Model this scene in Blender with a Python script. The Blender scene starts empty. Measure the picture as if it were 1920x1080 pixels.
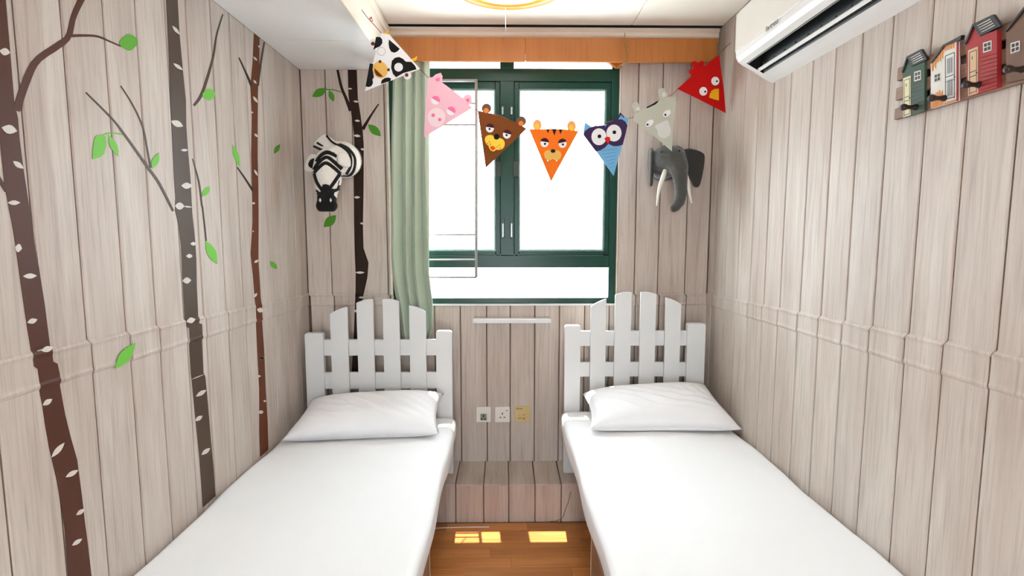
import bpy, bmesh, math, random
from mathutils import Vector, Matrix
from mathutils.bvhtree import BVHTree
random.seed(7)
scene = bpy.context.scene
COL = scene.collection

# ------------------------------------------------------------------ camera
F = 1008.0; VX, VY = 946.0, 437.0; H = 1.58
PITCH = math.atan((540 - VY) / F)
YAW = math.atan((960 - VX) * math.cos(PITCH) / F)
FW = Vector((math.sin(YAW) * math.cos(PITCH), math.cos(YAW) * math.cos(PITCH), -math.sin(PITCH)))
RT = Vector((math.cos(YAW), -math.sin(YAW), 0))
UP = Vector((math.sin(YAW) * math.sin(PITCH), math.cos(YAW) * math.sin(PITCH), math.cos(PITCH)))
CAM = Vector((0, 0, H))
cd = bpy.data.cameras.new('camera'); cam = bpy.data.objects.new('camera', cd); COL.objects.link(cam)
cd.sensor_width = 36.0; cd.lens = F / 1920 * 36.0; cd.clip_start = 0.02
M = Matrix.Identity(4)
for i in range(3):
    M[i][0] = RT[i]; M[i][1] = UP[i]; M[i][2] = -FW[i]; M[i][3] = CAM[i]
cam.matrix_world = M
scene.camera = cam

# ------------------------------------------------------------------ world, sun, exposure
w = bpy.data.worlds.new('world'); scene.world = w; w.use_nodes = True
bg = w.node_tree.nodes['Background']
bg.inputs[0].default_value = (0.85, 0.94, 1.0, 1); bg.inputs[1].default_value = 8.5
sd = bpy.data.lights.new('sun', 'SUN'); sun = bpy.data.objects.new('sun', sd); COL.objects.link(sun)
sd.energy = 9.0; sd.angle = 0.006; sd.color = (1.0, 0.96, 0.9)
SUN_DIR = Vector((0.02, -0.262, -0.965)).normalized()
sun.rotation_euler = (-SUN_DIR).to_track_quat('Z', 'Y').to_euler()
sun.location = (0, 6, 8)
scene.view_settings.view_transform = 'Standard'
scene.view_settings.look = 'None'
scene.view_settings.gamma = 1.0
scene.view_settings.use_curve_mapping = False
scene.view_settings.exposure = 1.03

# ------------------------------------------------------------------ surveying: a pixel's ray met with a plane
def ray(x, y): return FW + RT * ((x - 960) / F) + UP * ((540 - y) / F)
def onY(x, y, Y): d = ray(x, y); return CAM + d * (Y / d.y)
def onX(x, y, X): d = ray(x, y); return CAM + d * (X / d.x)
def onZ(x, y, Z): d = ray(x, y); return CAM + d * ((Z - H) / d.z)

# ------------------------------------------------------------------ materials
def lin(c):
    return tuple(((v / 255) / 12.92 if v / 255 <= 0.04045 else ((v / 255 + 0.055) / 1.055) ** 2.4) for v in c) + (1.0,)
MATS = {}
def mat(name, rgb, rough=0.6, metal=0.0, noise=0.0, nscale=30.0, bump=0.0, spec=0.5, sheen=0.0, emit=None):
    if name in MATS: return MATS[name]
    m = bpy.data.materials.new(name); m.use_nodes = True; nt = m.node_tree
    b = nt.nodes['Principled BSDF']
    b.inputs['Base Color'].default_value = lin(rgb); b.inputs['Roughness'].default_value = rough
    b.inputs['Metallic'].default_value = metal; b.inputs['Specular IOR Level'].default_value = spec
    if sheen: b.inputs['Sheen Weight'].default_value = sheen
    if emit:
        b.inputs['Emission Color'].default_value = lin(emit[0]); b.inputs['Emission Strength'].default_value = emit[1]
    if noise or bump:
        tc = nt.nodes.new('ShaderNodeTexCoord'); n = nt.nodes.new('ShaderNodeTexNoise')
        n.inputs['Scale'].default_value = nscale; n.inputs['Detail'].default_value = 3
        nt.links.new(tc.outputs['Object'], n.inputs['Vector'])
        if noise:
            mx = nt.nodes.new('ShaderNodeMix'); mx.data_type = 'RGBA'
            mx.inputs[6].default_value = lin(rgb); mx.inputs[7].default_value = lin(tuple(max(0, v * (1 - noise)) for v in rgb))
            nt.links.new(n.outputs['Fac'], mx.inputs[0]); nt.links.new(mx.outputs[2], b.inputs['Base Color'])
        if bump:
            bp = nt.nodes.new('ShaderNodeBump'); bp.inputs['Strength'].default_value = bump; bp.inputs['Distance'].default_value = 0.01
            nt.links.new(n.outputs['Fac'], bp.inputs['Height']); nt.links.new(bp.outputs[0], b.inputs['Normal'])
    MATS[name] = m
    return m

def wood(name, axis, light, mid, dark, rough=0.6, fine=70.0, streak=0.45, bump=0.12, tone=0.25):
    """planks with grain along one axis; every plank takes its own piece of the pattern"""
    m = bpy.data.materials.new(name); m.use_nodes = True; nt = m.node_tree; L = nt.links.new; N = nt.nodes.new
    b = nt.nodes['Principled BSDF']; b.inputs['Roughness'].default_value = rough
    tc = N('ShaderNodeTexCoord'); oi = N('ShaderNodeObjectInfo')
    mul = N('ShaderNodeMath'); mul.operation = 'MULTIPLY'; mul.inputs[1].default_value = 37.0
    L(oi.outputs['Random'], mul.inputs[0])
    cb = N('ShaderNodeCombineXYZ'); [L(mul.outputs[0], cb.inputs[i]) for i in range(3)]
    def stretched(s, along):
        sc = [s, s, s]; sc[axis] = along
        mp = N('ShaderNodeVectorMath'); mp.operation = 'MULTIPLY'; mp.inputs[1].default_value = sc
        L(tc.outputs['Object'], mp.inputs[0])
        ad = N('ShaderNodeVectorMath'); ad.operation = 'ADD'; L(mp.outputs[0], ad.inputs[0]); L(cb.outputs[0], ad.inputs[1])
        n = N('ShaderNodeTexNoise'); n.inputs['Scale'].default_value = 1.0; n.inputs['Detail'].default_value = 4
        n.inputs['Distortion'].default_value = 0.6
        L(ad.outputs[0], n.inputs['Vector']); return n
    n1 = stretched(9.0, 1.3); n2 = stretched(fine, 3.0); n3 = stretched(fine * 2.6, 6.0)
    r1 = N('ShaderNodeValToRGB'); r1.color_ramp.elements[0].position = 0.35; r1.color_ramp.elements[1].position = 0.68
    r1.color_ramp.elements[0].color = lin(light); r1.color_ramp.elements[1].color = lin(mid); L(n1.outputs['Fac'], r1.inputs[0])
    r2 = N('ShaderNodeValToRGB'); r2.color_ramp.elements[0].position = 0.50; r2.color_ramp.elements[1].position = 0.78
    r2.color_ramp.elements[0].color = (0, 0, 0, 1); r2.color_ramp.elements[1].color = (streak, streak, streak, 1); L(n2.outputs['Fac'], r2.inputs[0])
    mx = N('ShaderNodeMix'); mx.data_type = 'RGBA'; L(r2.outputs[0], mx.inputs[0]); L(r1.outputs[0], mx.inputs[6]); mx.inputs[7].default_value = lin(dark)
    r3 = N('ShaderNodeValToRGB'); r3.color_ramp.elements[0].position = 0.48; r3.color_ramp.elements[1].position = 0.75
    r3.color_ramp.elements[0].color = (0, 0, 0, 1); r3.color_ramp.elements[1].color = (streak * .7,) * 3 + (1,); L(n3.outputs['Fac'], r3.inputs[0])
    mx2 = N('ShaderNodeMix'); mx2.data_type = 'RGBA'; L(r3.outputs[0], mx2.inputs[0]); L(mx.outputs[2], mx2.inputs[6]); mx2.inputs[7].default_value = lin(dark)
    hs = N('ShaderNodeHueSaturation'); L(mx2.outputs[2], hs.inputs['Color'])
    vr = N('ShaderNodeMapRange'); vr.inputs[3].default_value = 1 - tone * .5; vr.inputs[4].default_value = 1 + tone * .4
    L(oi.outputs['Random'], vr.inputs[0]); L(vr.outputs[0], hs.inputs['Value'])
    L(hs.outputs[0], b.inputs['Base Color'])
    if bump:
        bp = N('ShaderNodeBump'); bp.inputs['Strength'].default_value = bump; bp.inputs['Distance'].default_value = 0.004; bp.invert = True
        L(n2.outputs['Fac'], bp.inputs['Height']); L(bp.outputs[0], b.inputs['Normal'])
    MATS[name] = m
    return m

WW = ((202, 190, 180), (183, 167, 156), (134, 115, 104))
wood('whitewash_z', 2, *WW, rough=0.55, tone=.10)
wood('whitewash_y', 1, *WW, rough=0.5, tone=.10)
wood('laminate', 0, (206, 136, 76), (186, 114, 56), (150, 84, 36), rough=0.3, fine=45, streak=.5, bump=.03, tone=.3)
wood('pelmet_wood', 2, (182, 110, 44), (168, 98, 36), (144, 80, 28), rough=0.4, fine=60, streak=.35, bump=.03, tone=0)
wood('cornice_wood', 0, (238, 222, 205), (228, 208, 190), (200, 176, 158), rough=0.5, fine=60, streak=.35, bump=.03, tone=0)
wood('panel_wood', 2, (150, 112, 88), (138, 100, 78), (112, 80, 60), rough=0.45, fine=60, streak=.4, bump=.03, tone=0)
wood('rack_wood', 1, (150, 118, 98), (132, 100, 84), (96, 70, 58), rough=0.6, fine=110, streak=.5, bump=.05, tone=.1)
mat('joint', (112, 92, 82), 0.9, noise=.15)
mat('plaster', (228, 222, 214), 0.8, noise=.04)
mat('ceiling_paint', (251, 244, 232), 0.55, noise=.03, nscale=4)
mat('ceiling_gap', (40, 34, 30), 0.9, noise=.2)
mat('bulkhead_gloss', (236, 234, 232), 0.14, noise=.02, nscale=3)
mat('bulkhead_side', (250, 242, 228), 0.5, noise=.03, nscale=4)
mat('sheet', (247, 247, 249), 0.85, bump=.10, nscale=9, noise=.01, sheen=.1)
mat('pillowcase', (246, 246, 249), 0.85, bump=.15, nscale=14, noise=.01, sheen=.1)
mat('white_paint', (222, 222, 222), 0.42, noise=.02, nscale=8)
mat('green_frame', (12, 64, 52), 0.3, spec=.3, noise=.12, nscale=12)
mat('green_daylit', (150, 186, 176), 0.3, noise=.08, nscale=12)  # frame green made pale: daylight on the sash reveals put into the colour
mat('green_dark', (14, 50, 42), 0.35, noise=.12, nscale=12)
mat('steel', (160, 165, 165), 0.3, metal=.8, noise=.05)
mat('wire_white', (168, 168, 166), 0.4, noise=.03)
mat('curtain_fabric', (186, 201, 180), 0.85, noise=.08, nscale=160, bump=.03, sheen=.2)
mat('yellow_ring', (226, 148, 24), 0.4, noise=.05, nscale=8)
mat('diffuser', (255, 252, 245), 0.4, emit=((255, 250, 240), 3.0))
mat('ac_white', (224, 221, 218), 0.35, noise=.02, nscale=6)
mat('ac_front', (220, 214, 205), 0.35, noise=.02, nscale=6)
mat('ac_dark', (26, 27, 27), 0.4, noise=.3, nscale=20)
mat('ac_fin', (92, 94, 92), 0.5, noise=.1)
mat('ac_grey', (150, 152, 150), 0.4, noise=.05)
mat('ink', (60, 60, 60), 0.6, noise=.1)
mat('black_ink', (22, 20, 22), 0.55, noise=.1)
mat('socket_white', (232, 228, 220), 0.4, noise=.02)
mat('socket_yellow', (214, 190, 132), 0.5, noise=.06)
mat('socket_grey', (140, 142, 130), 0.5, noise=.1)
mat('bark_a', (84, 48, 36), 0.45, spec=.15, noise=.06, nscale=12)
mat('bark_b', (82, 63, 50), 0.4, spec=.15, noise=.15, nscale=10)
mat('bark_c', (100, 50, 24), 0.45, spec=.15, noise=.08, nscale=12)
mat('bark_d', (46, 30, 23), 0.45, spec=.15, noise=.08, nscale=12)
mat('leaf_light', (112, 192, 66), 0.5, spec=.2, noise=.05, nscale=12)
mat('leaf_mid', (96, 172, 46), 0.5, spec=.2, noise=.05, nscale=12)
mat('leaf_deep', (74, 140, 38), 0.5, spec=.2, noise=.05, nscale=12)
mat('bark_mark', (216, 207, 199), 0.6, noise=.08, nscale=60)
mat('felt_grey', (76, 75, 72), 0.95, noise=.25, nscale=60, bump=.2, sheen=.3)
mat('felt_dark', (52, 50, 47), 0.95, noise=.2, nscale=60, bump=.2, sheen=.2)
mat('felt_white', (236, 231, 222), 0.95, noise=.06, nscale=60, bump=.2, sheen=.3)
mat('felt_black', (18, 16, 18), 0.95, noise=.2, nscale=60, bump=.2)
mat('tusk', (236, 228, 215), 0.6, noise=.05)
def card(n, c): return mat('card_' + n, c, 0.6, noise=.03, nscale=14, spec=.12)
for n, c in dict(white=(238, 236, 238), black=(24, 22, 24), snout=(232, 184, 96), brown=(104, 50, 24), yellow=(244, 186, 32), pink=(236, 184, 200),
                 palepink=(240, 214, 220), hotpink=(236, 116, 160), bear=(122, 66, 28), maroon=(70, 28, 40), gold=(248, 204, 70), orange=(244, 118, 32), redmouth=(224, 84, 34),
                 earorange=(240, 130, 50), navy=(62, 46, 84), blue=(118, 176, 218), blueline=(84, 140, 190), red=(192, 18, 16), beak=(226, 40, 36), grey=(192, 192, 178), palegrey=(216, 214, 210),
                 tigerear=(246, 168, 110), earshade=(110, 82, 70), beakgold=(238, 176, 24)).items(): card(n, c)
mat('string_red', (150, 90, 70), 0.9, noise=.2)
mat('string_green', (150, 140, 70), 0.9, noise=.2)
mat('cord_white', (240, 240, 236), 0.7, noise=.05)
mat('house_green', (52, 78, 58), 0.6, noise=.15); mat('house_red', (168, 34, 40), 0.6, noise=.12)
mat('house_white', (226, 220, 212), 0.6, noise=.08); mat('house_brown', (120, 84, 62), 0.6, noise=.2)
mat('house_orange', (226, 142, 58), 0.6, noise=.15); mat('roof_black', (34, 34, 36), 0.5, noise=.2)
mat('door_cream', (222, 212, 170), 0.6, noise=.08); mat('door_tan', (212, 176, 138), 0.6, noise=.08); mat('door_grey', (196, 200, 200), 0.6, noise=.06)
mat('peg_brown', (46, 32, 30), 0.4, noise=.2)

def glass_mat():
    m = bpy.data.materials.new('glass'); m.use_nodes = True; nt = m.node_tree; nt.nodes.clear()
    o = nt.nodes.new('ShaderNodeOutputMaterial'); mx = nt.nodes.new('ShaderNodeMixShader'); t = nt.nodes.new('ShaderNodeBsdfTransparent')
    g = nt.nodes.new('ShaderNodeBsdfGlossy'); fr = nt.nodes.new('ShaderNodeValue'); fr.outputs[0].default_value = 0.06
    g.inputs['Roughness'].default_value = 0.02
    t.inputs[0].default_value = (0.97, 0.985, 0.98, 1)
    nt.links.new(fr.outputs[0], mx.inputs[0]); nt.links.new(t.outputs[0], mx.inputs[1]); nt.links.new(g.outputs[0], mx.inputs[2]); nt.links.new(mx.outputs[0], o.inputs[0])
    MATS['glass'] = m
glass_mat()

# ------------------------------------------------------------------ builders
WLOC = {}
def tag(o, label, cat, group=None):
    o['label'] = label; o['category'] = cat
    if group: o['group'] = group
    return o
def link(o, loc, parent):
    COL.objects.link(o)
    loc = Vector(loc); WLOC[o.name] = loc
    if parent is not None:
        o.parent = parent; o.location = loc - WLOC[parent.name]
    else: o.location = loc
    return o
def thing(name, label, cat, loc, group=None):
    o = bpy.data.objects.new(name, None); o.empty_display_size = 0.05
    link(o, loc, None); return tag(o, label, cat, group)
def mesh(name, verts, faces, m, parent=None, smooth=False, origin=None, mats=None, fm=None):
    vs = [Vector(v) for v in verts]
    if origin is None:
        lo = [min(v[i] for v in vs) for i in range(3)]; hi = [max(v[i] for v in vs) for i in range(3)]
        origin = Vector([(lo[i] + hi[i]) / 2 for i in range(3)])
    origin = Vector(origin)
    me = bpy.data.meshes.new(name); me.from_pydata([v - origin for v in vs], [], faces); me.update()
    bm = bmesh.new(); bm.from_mesh(me); bmesh.ops.recalc_face_normals(bm, faces=bm.faces); bm.to_mesh(me); bm.free()
    for k in ([m] if mats is None else mats): me.materials.append(MATS[k])
    if fm:
        for p, i in zip(me.polygons, fm): p.material_index = i
    if smooth:
        for p in me.polygons: p.use_smooth = True
    return link(bpy.data.objects.new(name, me), origin, parent)
def struct(o): o['kind'] = 'structure'; return o
def box(name, lo, hi, m, parent=None, bevel=0.0, seg=2):
    lo, hi = [min(a, b) for a, b in zip(lo, hi)], [max(a, b) for a, b in zip(lo, hi)]
    bm = bmesh.new(); bmesh.ops.create_cube(bm, size=1)
    sz = [hi[i] - lo[i] for i in range(3)]; c = [(hi[i] + lo[i]) / 2 for i in range(3)]
    for v in bm.verts: v.co = Vector([v.co[i] * sz[i] for i in range(3)])
    if bevel: bmesh.ops.bevel(bm, geom=bm.edges[:], offset=min(bevel, min(sz) * .45), segments=seg, affect='EDGES', profile=.5)
    me = bpy.data.meshes.new(name); bm.to_mesh(me); bm.free(); me.materials.append(MATS[m])
    if bevel:
        for p in me.polygons: p.use_smooth = len(p.vertices) and p.area < max(sz) * .02 and False
    return link(bpy.data.objects.new(name, me), c, parent)
def prism(name, poly, off, m, parent=None, bevel=0.0):
    """polygon (3D points) given thickness by an offset vector"""
    off = Vector(off); n = len(poly); P = [Vector(p) for p in poly]
    V = P + [p + off for p in P]
    faces = [tuple(range(n)), tuple(range(2 * n - 1, n - 1, -1))] + [(i, (i + 1) % n, n + (i + 1) % n, n + i) for i in range(n)]
    o = mesh(name, V, faces, m, parent)
    bm = bmesh.new(); bm.from_mesh(o.data)
    if bevel:
        bmesh.ops.bevel(bm, geom=[e for e in bm.edges if len(e.link_faces) == 2 and e.calc_face_angle(0) > .9], offset=bevel, segments=2, affect='EDGES')
    bmesh.ops.triangulate(bm, faces=[f for f in bm.faces if len(f.verts) > 4]); bm.to_mesh(o.data); bm.free()
    return o
def tube(name, pts, r, m, parent=None, n=8, flat=1.0):
    pts = [Vector(p) for p in pts]; rs = r if isinstance(r, (list, tuple)) else [r] * len(pts)
    V, Fc = [], []; prev = None
    for i, p in enumerate(pts):
        t = (pts[min(i + 1, len(pts) - 1)] - pts[max(i - 1, 0)]).normalized()
        if prev is None:
            a = t.cross(Vector((0, 0, 1)) if abs(t.z) < .9 else Vector((1, 0, 0))).normalized()
        else: a = (prev - t * prev.dot(t)).normalized()
        prev = a; b = t.cross(a)
        for k in range(n):
            an = 2 * math.pi * k / n
            V.append(p + (a * math.cos(an) + b * math.sin(an) * flat) * rs[i])
    for i in range(len(pts) - 1):
        for k in range(n): Fc.append((i * n + k, i * n + (k + 1) % n, (i + 1) * n + (k + 1) % n, (i + 1) * n + k))
    Fc.append(tuple(range(n))); Fc.append(tuple(range(len(V) - 1, len(V) - n - 1, -1)))
    return mesh(name, V, Fc, m, parent, smooth=True)
def smoothline(pts, n=24):
    pts = [Vector(p) for p in pts]; out = []
    if len(pts) < 3:
        return [pts[0].lerp(pts[-1], i / n) for i in range(n + 1)]
    seg = len(pts) - 1
    for i in range(n + 1):
        t = i / n * seg; k = min(int(t), seg - 1); f = t - k
        p0, p1, p2, p3 = pts[max(k - 1, 0)], pts[k], pts[k + 1], pts[min(k + 2, seg)]
        out.append(.5 * ((2 * p1) + (p2 - p0) * f + (2 * p0 - 5 * p1 + 4 * p2 - p3) * f * f + (3 * p1 - p0 - 3 * p2 + p3) * f ** 3))
    return out
def interp(keys, t):
    for i in range(len(keys) - 1):
        if t <= keys[i + 1][0]:
            f = (t - keys[i][0]) / (keys[i + 1][0] - keys[i][0]); return keys[i][1] + (keys[i + 1][1] - keys[i][1]) * f
    return keys[-1][1]
def text(name, s, size, m, parent, origin, right, upv, depth=0.0006):
    cu = bpy.data.curves.new(name, 'FONT'); cu.body = s; cu.size = size; cu.extrude = depth; cu.align_x = 'CENTER'; cu.align_y = 'CENTER'
    o = bpy.data.objects.new(name + '_tmp', cu); COL.objects.link(o)
    dg = bpy.context.evaluated_depsgraph_get(); me = bpy.data.meshes.new_from_object(o.evaluated_get(dg))
    bpy.data.objects.remove(o); bpy.data.curves.remove(cu)
    right = Vector(right).normalized(); upv = Vector(upv).normalized(); nrm = right.cross(upv)
    R = Matrix((right, upv, nrm)).transposed()
    for v in me.vertices: v.co = R @ v.co
    me.materials.clear(); me.materials.append(MATS[m]); me.name = name
    return link(bpy.data.objects.new(name, me), origin, parent)
def blob(name, chains, m, parent, voxel=.006, smooth=6):
    """one continuous plush body: balls strung along chains, fused into a single skin"""
    bm = bmesh.new()
    for ch in chains:
        for i in range(len(ch) - 1):
            (p, r), (q, s) = ch[i], ch[i + 1]; p, q = Vector(p), Vector(q)
            k = max(2, int((q - p).length / (min(r, s) * .35)))
            for j in range(k + 1):
                t = j / k
                bmesh.ops.create_icosphere(bm, subdivisions=2, radius=r + (s - r) * t, matrix=Matrix.Translation(p.lerp(q, t)))
    me = bpy.data.meshes.new(name + '_tmp'); bm.to_mesh(me); bm.free()
    o = bpy.data.objects.new(name + '_tmp', me); COL.objects.link(o)
    md = o.modifiers.new('r', 'REMESH'); md.mode = 'VOXEL'; md.voxel_size = voxel
    ms = o.modifiers.new('s', 'SMOOTH'); ms.iterations = smooth; ms.factor = .5
    dg = bpy.context.evaluated_depsgraph_get(); res = bpy.data.meshes.new_from_object(o.evaluated_get(dg))
    bpy.data.objects.remove(o); bpy.data.meshes.remove(me)
    V = [v.co.copy() for v in res.vertices]; Fc = [tuple(p.vertices) for p in res.polygons]; bpy.data.meshes.remove(res)
    ob = mesh(name, V, Fc, m, parent, smooth=True)
    return ob, BVHTree.FromPolygons(V, Fc)

# ------------------------------------------------------------------ the room's measures
LX, RX, BY = -1.134, 1.18, 3.10         # wall faces
REAR = -1.3
ZC, ZB = 2.69, 2.48                      # ceiling, underside of the bulkhead
BX = -0.63                               # inner face of the bulkhead
LEDGE_Y, LEDGE_Z = 2.805, 0.22
WIN_L, WIN_R, WIN_B, WIN_T = -0.645, 0.645, 1.172, 2.60
# fold of the wall covering: a band with two ridges, drifting along the wall
def band(Y): return 1.170 + .022 * (3.1 - Y), 1.222 + .036 * (3.1 - Y)
def swell(Y, z):
    a, b = band(Y); s = 0.0
    for c, h, wd in ((a, .0050, .011), (b, .0055, .011)): s = max(s, h * max(0, 1 - ((z - c) / wd) ** 2))
    if a < z < b: s = max(s, .003)
    return s
def jog(Y, z):
    a, b = band(Y)
    return 0.0 if z > b + .006 else (.011 * (b + .006 - z) / .012 if z > b - .006 else .011)
G = .0025                                # half a joint
def seam_rows(Y, z0, z1):
    a, b = band(Y); rows = [z0]
    for c in (a, b): rows += [c - .011, c - .006, c, c + .006, c + .011]
    return [z for z in rows if z0 <= z < z1] + [z1]
def wall_plank(place, Yof, u0, u1, z0, z1, parent, m='whitewash_z'):
    """place(u, z, n) -> world point; n is the height above the joint backing"""
    V, Fc = [], []; T = .010; ch = .0028
    um = (u0 + u1) / 2; rows = seam_rows(Yof(um), z0, z1)
    for z in rows:
        s = swell(Yof(um), z); j = jog(Yof(um), z)
        for u, n in ((u0 + G, 0), (u0 + G, T - .003 + s), (u0 + G + ch, T + s), (u1 - G - ch, T + s), (u1 - G, T - .003 + s), (u1 - G, 0)):
            V.append(place(u + j, z, n))
    for i in range(len(rows) - 1):
        for k in range(5): Fc.append((i * 6 + k, i * 6 + k + 1, i * 6 + 7 + k, i * 6 + 6 + k))
    Fc.append(tuple(range(6))); Fc.append(tuple(range((len(rows) - 1) * 6 + 5, (len(rows) - 1) * 6 - 1, -1)))
    return mesh('plank', V, Fc, m, parent)
TK = .010
# ---- left wall
wl = struct(box('wall_left', (LX - .12, REAR, 0), (LX - TK, BY + .2, ZC), 'joint'))
jl = sorted([onX(x, 300, LX).y for x in (51, 137, 214, 273, 327, 365, 409, 443, 470, 498, 524, 548)])
while jl[0] > REAR + .15: jl.insert(0, jl[0] - .145 - .012 * math.sin(len(jl) * 2.1))
jl = [REAR] + jl[1:] if jl[0] - REAR < .08 else [REAR] + jl
jl = [y for y in jl if y < BY - .05] + [BY]
for a, b in zip(jl, jl[1:]):
    wall_plank(lambda u, z, n: (LX - TK + n, min(u, BY), z), lambda u: u, a, b, 0.0, ZB if True else ZC, wl)
# ---- right wall
wr = struct(box('wall_right', (RX + TK, REAR, 0), (RX + .12, BY + .2, ZC), 'joint'))
jr = sorted([onX(x, 300, RX).y for x in (1345, 1368, 1392, 1417, 1445, 1476, 1515, 1556, 1603, 1657, 1728, 1804, 1900)])
while jr[0] > REAR + .15: jr.insert(0, jr[0] - .148 - .012 * math.sin(len(jr) * 1.7))
jr = [REAR] + jr[1:] if jr[0] - REAR < .08 else [REAR] + jr
jr = [y for y in jr if y < BY - .05] + [BY]
for a, b in zip(jr, jr[1:]):
    wall_plank(lambda u, z, n: (RX + TK - n, min(u, BY), z), lambda u: u, a, b, 0.0, ZC, wr)
# ---- back wall: four blocks round the window opening in one mesh, planks on it
def boxes(name, lst, m, parent=None):
    V, Fc = [], []
    for lo, hi in lst:
        k = len(V)
        V += [(x, y, z) for x in (lo[0], hi[0]) for y in (lo[1], hi[1]) for z in (lo[2], hi[2])]
        Fc += [tuple(k + i for i in f) for f in ((0, 1, 3, 2), (4, 6, 7, 5), (0, 4, 5, 1), (2, 3, 7, 6), (0, 2, 6, 4), (1, 5, 7, 3))]
    return mesh(name, V, Fc, m, parent)
B0, B1 = BY + TK, BY + .22
wb = struct(boxes('wall_back', [((LX - .12, B0, 0), (WIN_L, B1, ZC)), ((WIN_R, B0, 0), (RX + .12, B1, ZC)),
                                ((WIN_L, B0, 0), (WIN_R, B1, WIN_B)), ((WIN_L, B0, WIN_T), (WIN_R, B1, ZC))], 'joint'))
bp_ = lambda u, z, n: (u, BY + TK - n, z)
xs_l = [LX] + [onY(x, 500, BY).x for x in (621, 668, 727)] + [WIN_L - .004]
xs_r = [WIN_R + .006] + [onY(x, 500, BY).x for x in (1190, 1234, 1285)] + [RX]
xs_m = [onY(x, 640, BY).x for x in (765, 812, 860, 909, 953, 999, 1045, 1092, 1138)]
Yb = lambda u: BY
def flatplank(u0, u1, z0, z1): return wall_plank(bp_, Yb, u0, u1, z0, z1, wb)
for a, b in zip(xs_l, xs_l[1:]): flatplank(a, b, LEDGE_Z, ZB)
for a, b in zip(xs_r, xs_r[1:]): flatplank(a, b, LEDGE_Z, 2.60)
xm = [WIN_L] + xs_m + [WIN_R]
for a, b in zip(xm, xm[1:]): flatplank(a, b, LEDGE_Z, 1.160)
# ---- rear wall behind the viewer, with an added unseen opening for fill light
wre = struct(boxes('wall_rear', [((LX - .12, REAR - .12, 0), (-.27, REAR, ZC)), ((.27, REAR - .12, 0), (RX + .12, REAR, ZC)), ((-.27, REAR - .12, 2.1), (.27, REAR, ZC))], 'plaster'))
# ---- ledge under the window, covered with the same boards
lg = struct(box('wall_ledge', (LX, LEDGE_Y + TK, 0), (RX, BY + TK, LEDGE_Z - TK), 'joint'))
xf = [LX] + [onY(x, 640, BY).x for x in (580, 626, 673, 720, 765, 812, 860, 909, 953, 999, 1045, 1092, 1138, 1185, 1232, 1278)] + [RX]
for a, b in zip(xf, xf[1:]):
    V = [(u, y, LEDGE_Z - d) for y in (LEDGE_Y, BY) for u, d in ((a + G, TK), (a + G, .003), (a + G + .003, 0), (b - G - .003, 0), (b - G, .003), (b - G, TK))]
    mesh('top_plank', V, [(k, k + 1, k + 7, k + 6) for k in range(5)] + [tuple(range(6)), tuple(range(11, 5, -1))], 'whitewash_y', lg)
    V = [(u, LEDGE_Y + d, z) for z in (0.002, LEDGE_Z - TK) for u, d in ((a + G, TK), (a + G, .003), (a + G + .003, 0), (b - G - .003, 0), (b - G, .003), (b - G, TK))]
    mesh('front_plank', V, [(k, k + 1, k + 7, k + 6) for k in range(5)] + [tuple(range(6)), tuple(range(11, 5, -1))], 'whitewash_z', lg)
# ---- floor of short staggered strips
fl = struct(box('floor', (LX - .12, REAR - .12, -.12), (RX + .12, BY + .22, -.008), 'joint'))
y = LEDGE_Y - .003; row = 0
while y > REAR:
    x = LX - random.uniform(.05, .45)
    y0 = max(y - .0795, REAR)
    while x < RX:
        ln = random.uniform(.42, .62); a, b = max(x, LX) + .0006, min(x + ln, RX) - .0006
        if b - a > .03: box('floor_strip', (a, y0 + .0006, -.008), (b, y - .0006, 0), 'laminate', fl)
        x += ln
    y -= .08; row += 1
# ---- ceiling panels, cornice, bulkhead
cl = struct(box('ceiling', (LX - .12, REAR - .12, ZC + .012), (RX + .12, BY + .22, ZC + .12), 'ceiling_gap'))
for a, b in ((BX, .685), (.685, RX)):
    for c, d in ((REAR, .55), (.55, BY - .091)):
        box('ceiling_panel', (a + .0015, c + .0015, ZC), (b - .0015, d - .0015, ZC + .012), 'ceiling_paint', cl, .002)
bh = struct(box('ceiling_bulkhead', (LX, REAR, ZB + .008), (BX - .006, BY, ZC), 'bulkhead_side'))
ys = onZ(600, 76, ZB).y
for c, d in ((REAR, .35), (.35, 1.45), (1.45, ys), (ys, BY)):
    box('underside_panel', (LX + .001, c + .001, ZB), (BX - .004, d - .001, ZB + .008), 'bulkhead_gloss', bh, .0015)
box('side_board', (BX - .006, REAR, ZB - .002), (BX, BY, ZC - .002), 'bulkhead_side', bh, .0015)
box('edge_batten', (BX, REAR, ZC - .045), (BX + .012, BY - .08, ZC - .004), 'bulkhead_side', bh, .003)
# cornice profile along the window wall
prof = [(0, 0), (-.075, 0), (-.080, -.012), (-.068, -.022), (-.070, -.040), (-.060, -.052), (-.055, -.066), (0, -.066)]
PX0, PX1 = BX + .001, RX - .012
V = [(x, BY + a, ZC - .006 + b) for x in (PX0, PX1) for a, b in prof]
n = len(prof)
tr = struct(mesh('trim_1', V, [(i, (i + 1) % n, n + (i + 1) % n, n + i) for i in range(n)] + [tuple(range(n)), tuple(range(2 * n - 1, n - 1, -1))], 'cornice_wood'))

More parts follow.
